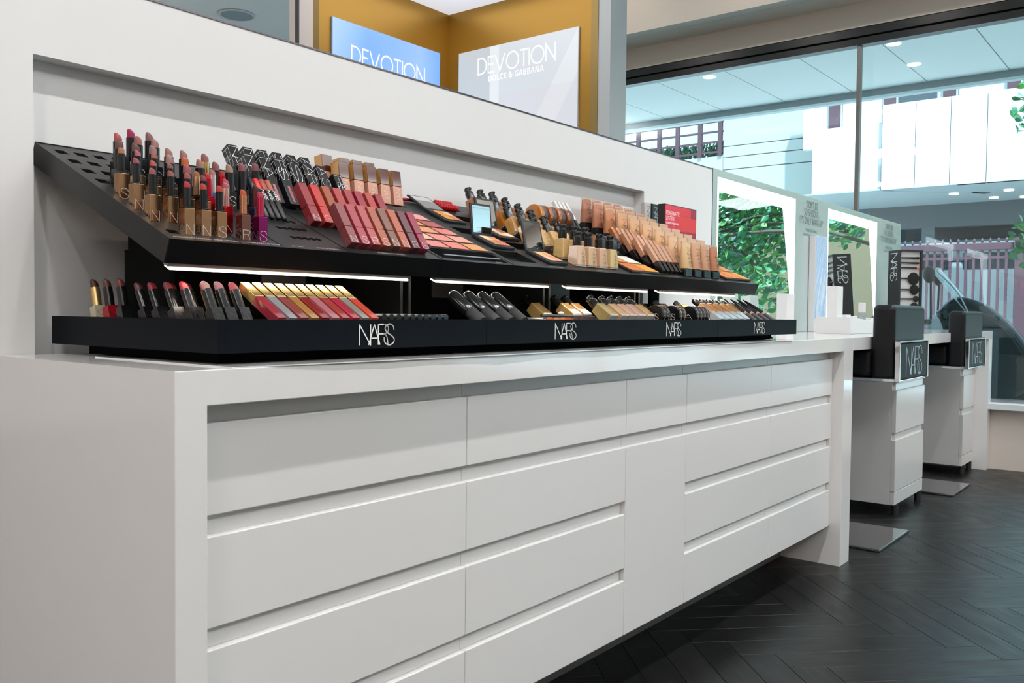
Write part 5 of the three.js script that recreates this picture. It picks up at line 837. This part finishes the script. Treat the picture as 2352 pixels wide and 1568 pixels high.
{
  const m = thing('mannequin', 'white mannequin in a cream jacket and red scarf, reflected in the second mirror', 'mannequin', [18.0, 0.45, 3.86]); m.rotation.y = -1.5;
  const B = [[[0, 1.66, 0.01], [0, 1.76, 0.0], 0.075, 0.088], [[0, 1.45, 0], [0, 1.62, 0.01], 0.052, 0.05], [[-0.17, 1.40, 0], [0.17, 1.40, 0], 0.07, 0.07], [[0, 1.36, 0], [0, 1.0, 0], 0.14, 0.12], [[-0.20, 1.40, 0], [-0.26, 1.12, 0.0], 0.055, 0.042], [[-0.26, 1.12, 0], [-0.24, 0.86, 0.05], 0.042, 0.032], [[0.20, 1.40, 0], [0.26, 1.12, 0], 0.055, 0.042], [[0.26, 1.12, 0], [0.24, 0.86, 0.05], 0.042, 0.032], [[-0.09, 0.95, 0], [-0.10, 0.5, 0], 0.10, 0.06], [[0.09, 0.95, 0], [0.10, 0.5, 0], 0.10, 0.06], [[-0.10, 0.5, 0], [-0.10, 0.06, 0], 0.055, 0.04], [[0.10, 0.5, 0], [0.10, 0.06, 0], 0.055, 0.04], [[-0.10, 0.04, 0], [-0.10, 0.03, 0.14], 0.035, 0.03], [[0.10, 0.04, 0], [0.10, 0.03, 0.14], 0.035, 0.03]];
  mesh('body', field(B, 0.028, 40, [-0.35, 0, -0.2], [0.35, 1.88, 0.25]), M([0.34, 0.35, 0.36], 0.4), m);
  mesh('jacket', field(B.slice(2, 8).map(([a, b, r, q]) => [a, b, r + 0.035, q + 0.045]).concat([[[0, 1.1, 0], [0, 0.82, 0], 0.18, 0.20]]), 0.026, 36, [-0.4, 0.7, -0.25], [0.4, 1.55, 0.3]), M([0.24, 0.25, 0.22], 0.8), m);
  mesh('skirt', lathe([[0.16, 0.9], [0.24, 0.5], [0.26, 0.35], [0.25, 0.35], [0.15, 0.9]], 20), M([0.06, 0.09, 0.09], 0.8), m);
  mesh('scarf', new THREE.TorusGeometry(0.085, 0.032, 10, 24).rotateX(Math.PI / 2 - 0.25).translate(0, 1.50, 0.015), M([0.62, 0.03, 0.03], 0.7), m);
  const pd = thing('mannequin_plinth', 'beige plinth under the mannequin', 'plinth', [18.0, -0.05, 3.86]); mesh('plinth', rb(-0.5, 0.5, 0, 0.492, -0.5, 0.5, 0.01), M([0.45, 0.36, 0.26], 0.7), pd);
  const w = thing('shopfront_wall', 'beige shopfront wall behind the mannequin', 'wall', [19.0, -0.05, 0]); mesh('wall', bx(0, 0.2, 0, 3.72, 2.6, 6.0), M([0.20, 0.14, 0.08], 0.8), w); mesh('cornice', bx(-0.08, 0.2, 3.60, 3.72, 2.5, 2.59), M([0.4, 0.34, 0.26], 0.8), w);
  const p = thing('person', 'passer-by in a blue cap and blue shirt, reflected in the second mirror', 'person', [16.6, -0.05, 3.42]); p.rotation.y = -1.9;
  const Q = B.map(([a, b, r, q]) => [[a[0] * 0.95, a[1] * 0.97, a[2]], [b[0] * 0.95, b[1] * 0.97, b[2]], r, q]).concat([[[0, 1.655, 0.095], [0, 1.64, 0.105], 0.016, 0.018]]);
  mesh('body', field(Q, 0.026, 42, [-0.35, 0, -0.2], [0.35, 1.85, 0.25]), M([0.16, 0.085, 0.055], 0.6), p);
  mesh('shirt', field(Q.slice(2, 5).concat([Q[6]]).map(([a, b, r, q]) => [a, b, r + 0.028, q + 0.032]), 0.024, 40, [-0.4, 0.85, -0.25], [0.4, 1.55, 0.3]), M([0.01, 0.05, 0.22], 0.8), p);
  mesh('shirt_panel', rb(-0.21, -0.11, 1.10, 1.42, -0.20, -0.12, 0.03, 2), M([0.55, 0.68, 0.80], 0.8), p);
  mesh('trousers', field(Q.slice(8, 12).map(([a, b, r, q]) => [a, b, r + 0.025, q + 0.03]), 0.026, 40, [-0.3, 0, -0.2], [0.3, 1.1, 0.2]), M([0.03, 0.035, 0.05], 0.8), p);
  mesh('cap', [new THREE.SphereGeometry(0.108, 20, 10, 0, Math.PI * 2, 0, Math.PI * 0.52).scale(1, 0.85, 1.08).translate(0, 1.705, 0.0), new THREE.CylinderGeometry(0.085, 0.085, 0.012, 20).scale(1, 1, 0.9).translate(0, 1.70, 0.10)], M([0.03, 0.12, 0.40], 0.7), p);
  mesh('hair', new THREE.SphereGeometry(0.096, 16, 10).scale(1, 0.8, 0.95).translate(0, 1.665, -0.02), M([0.02, 0.016, 0.014], 0.8), p);
}
renderer.render(scene, camera);
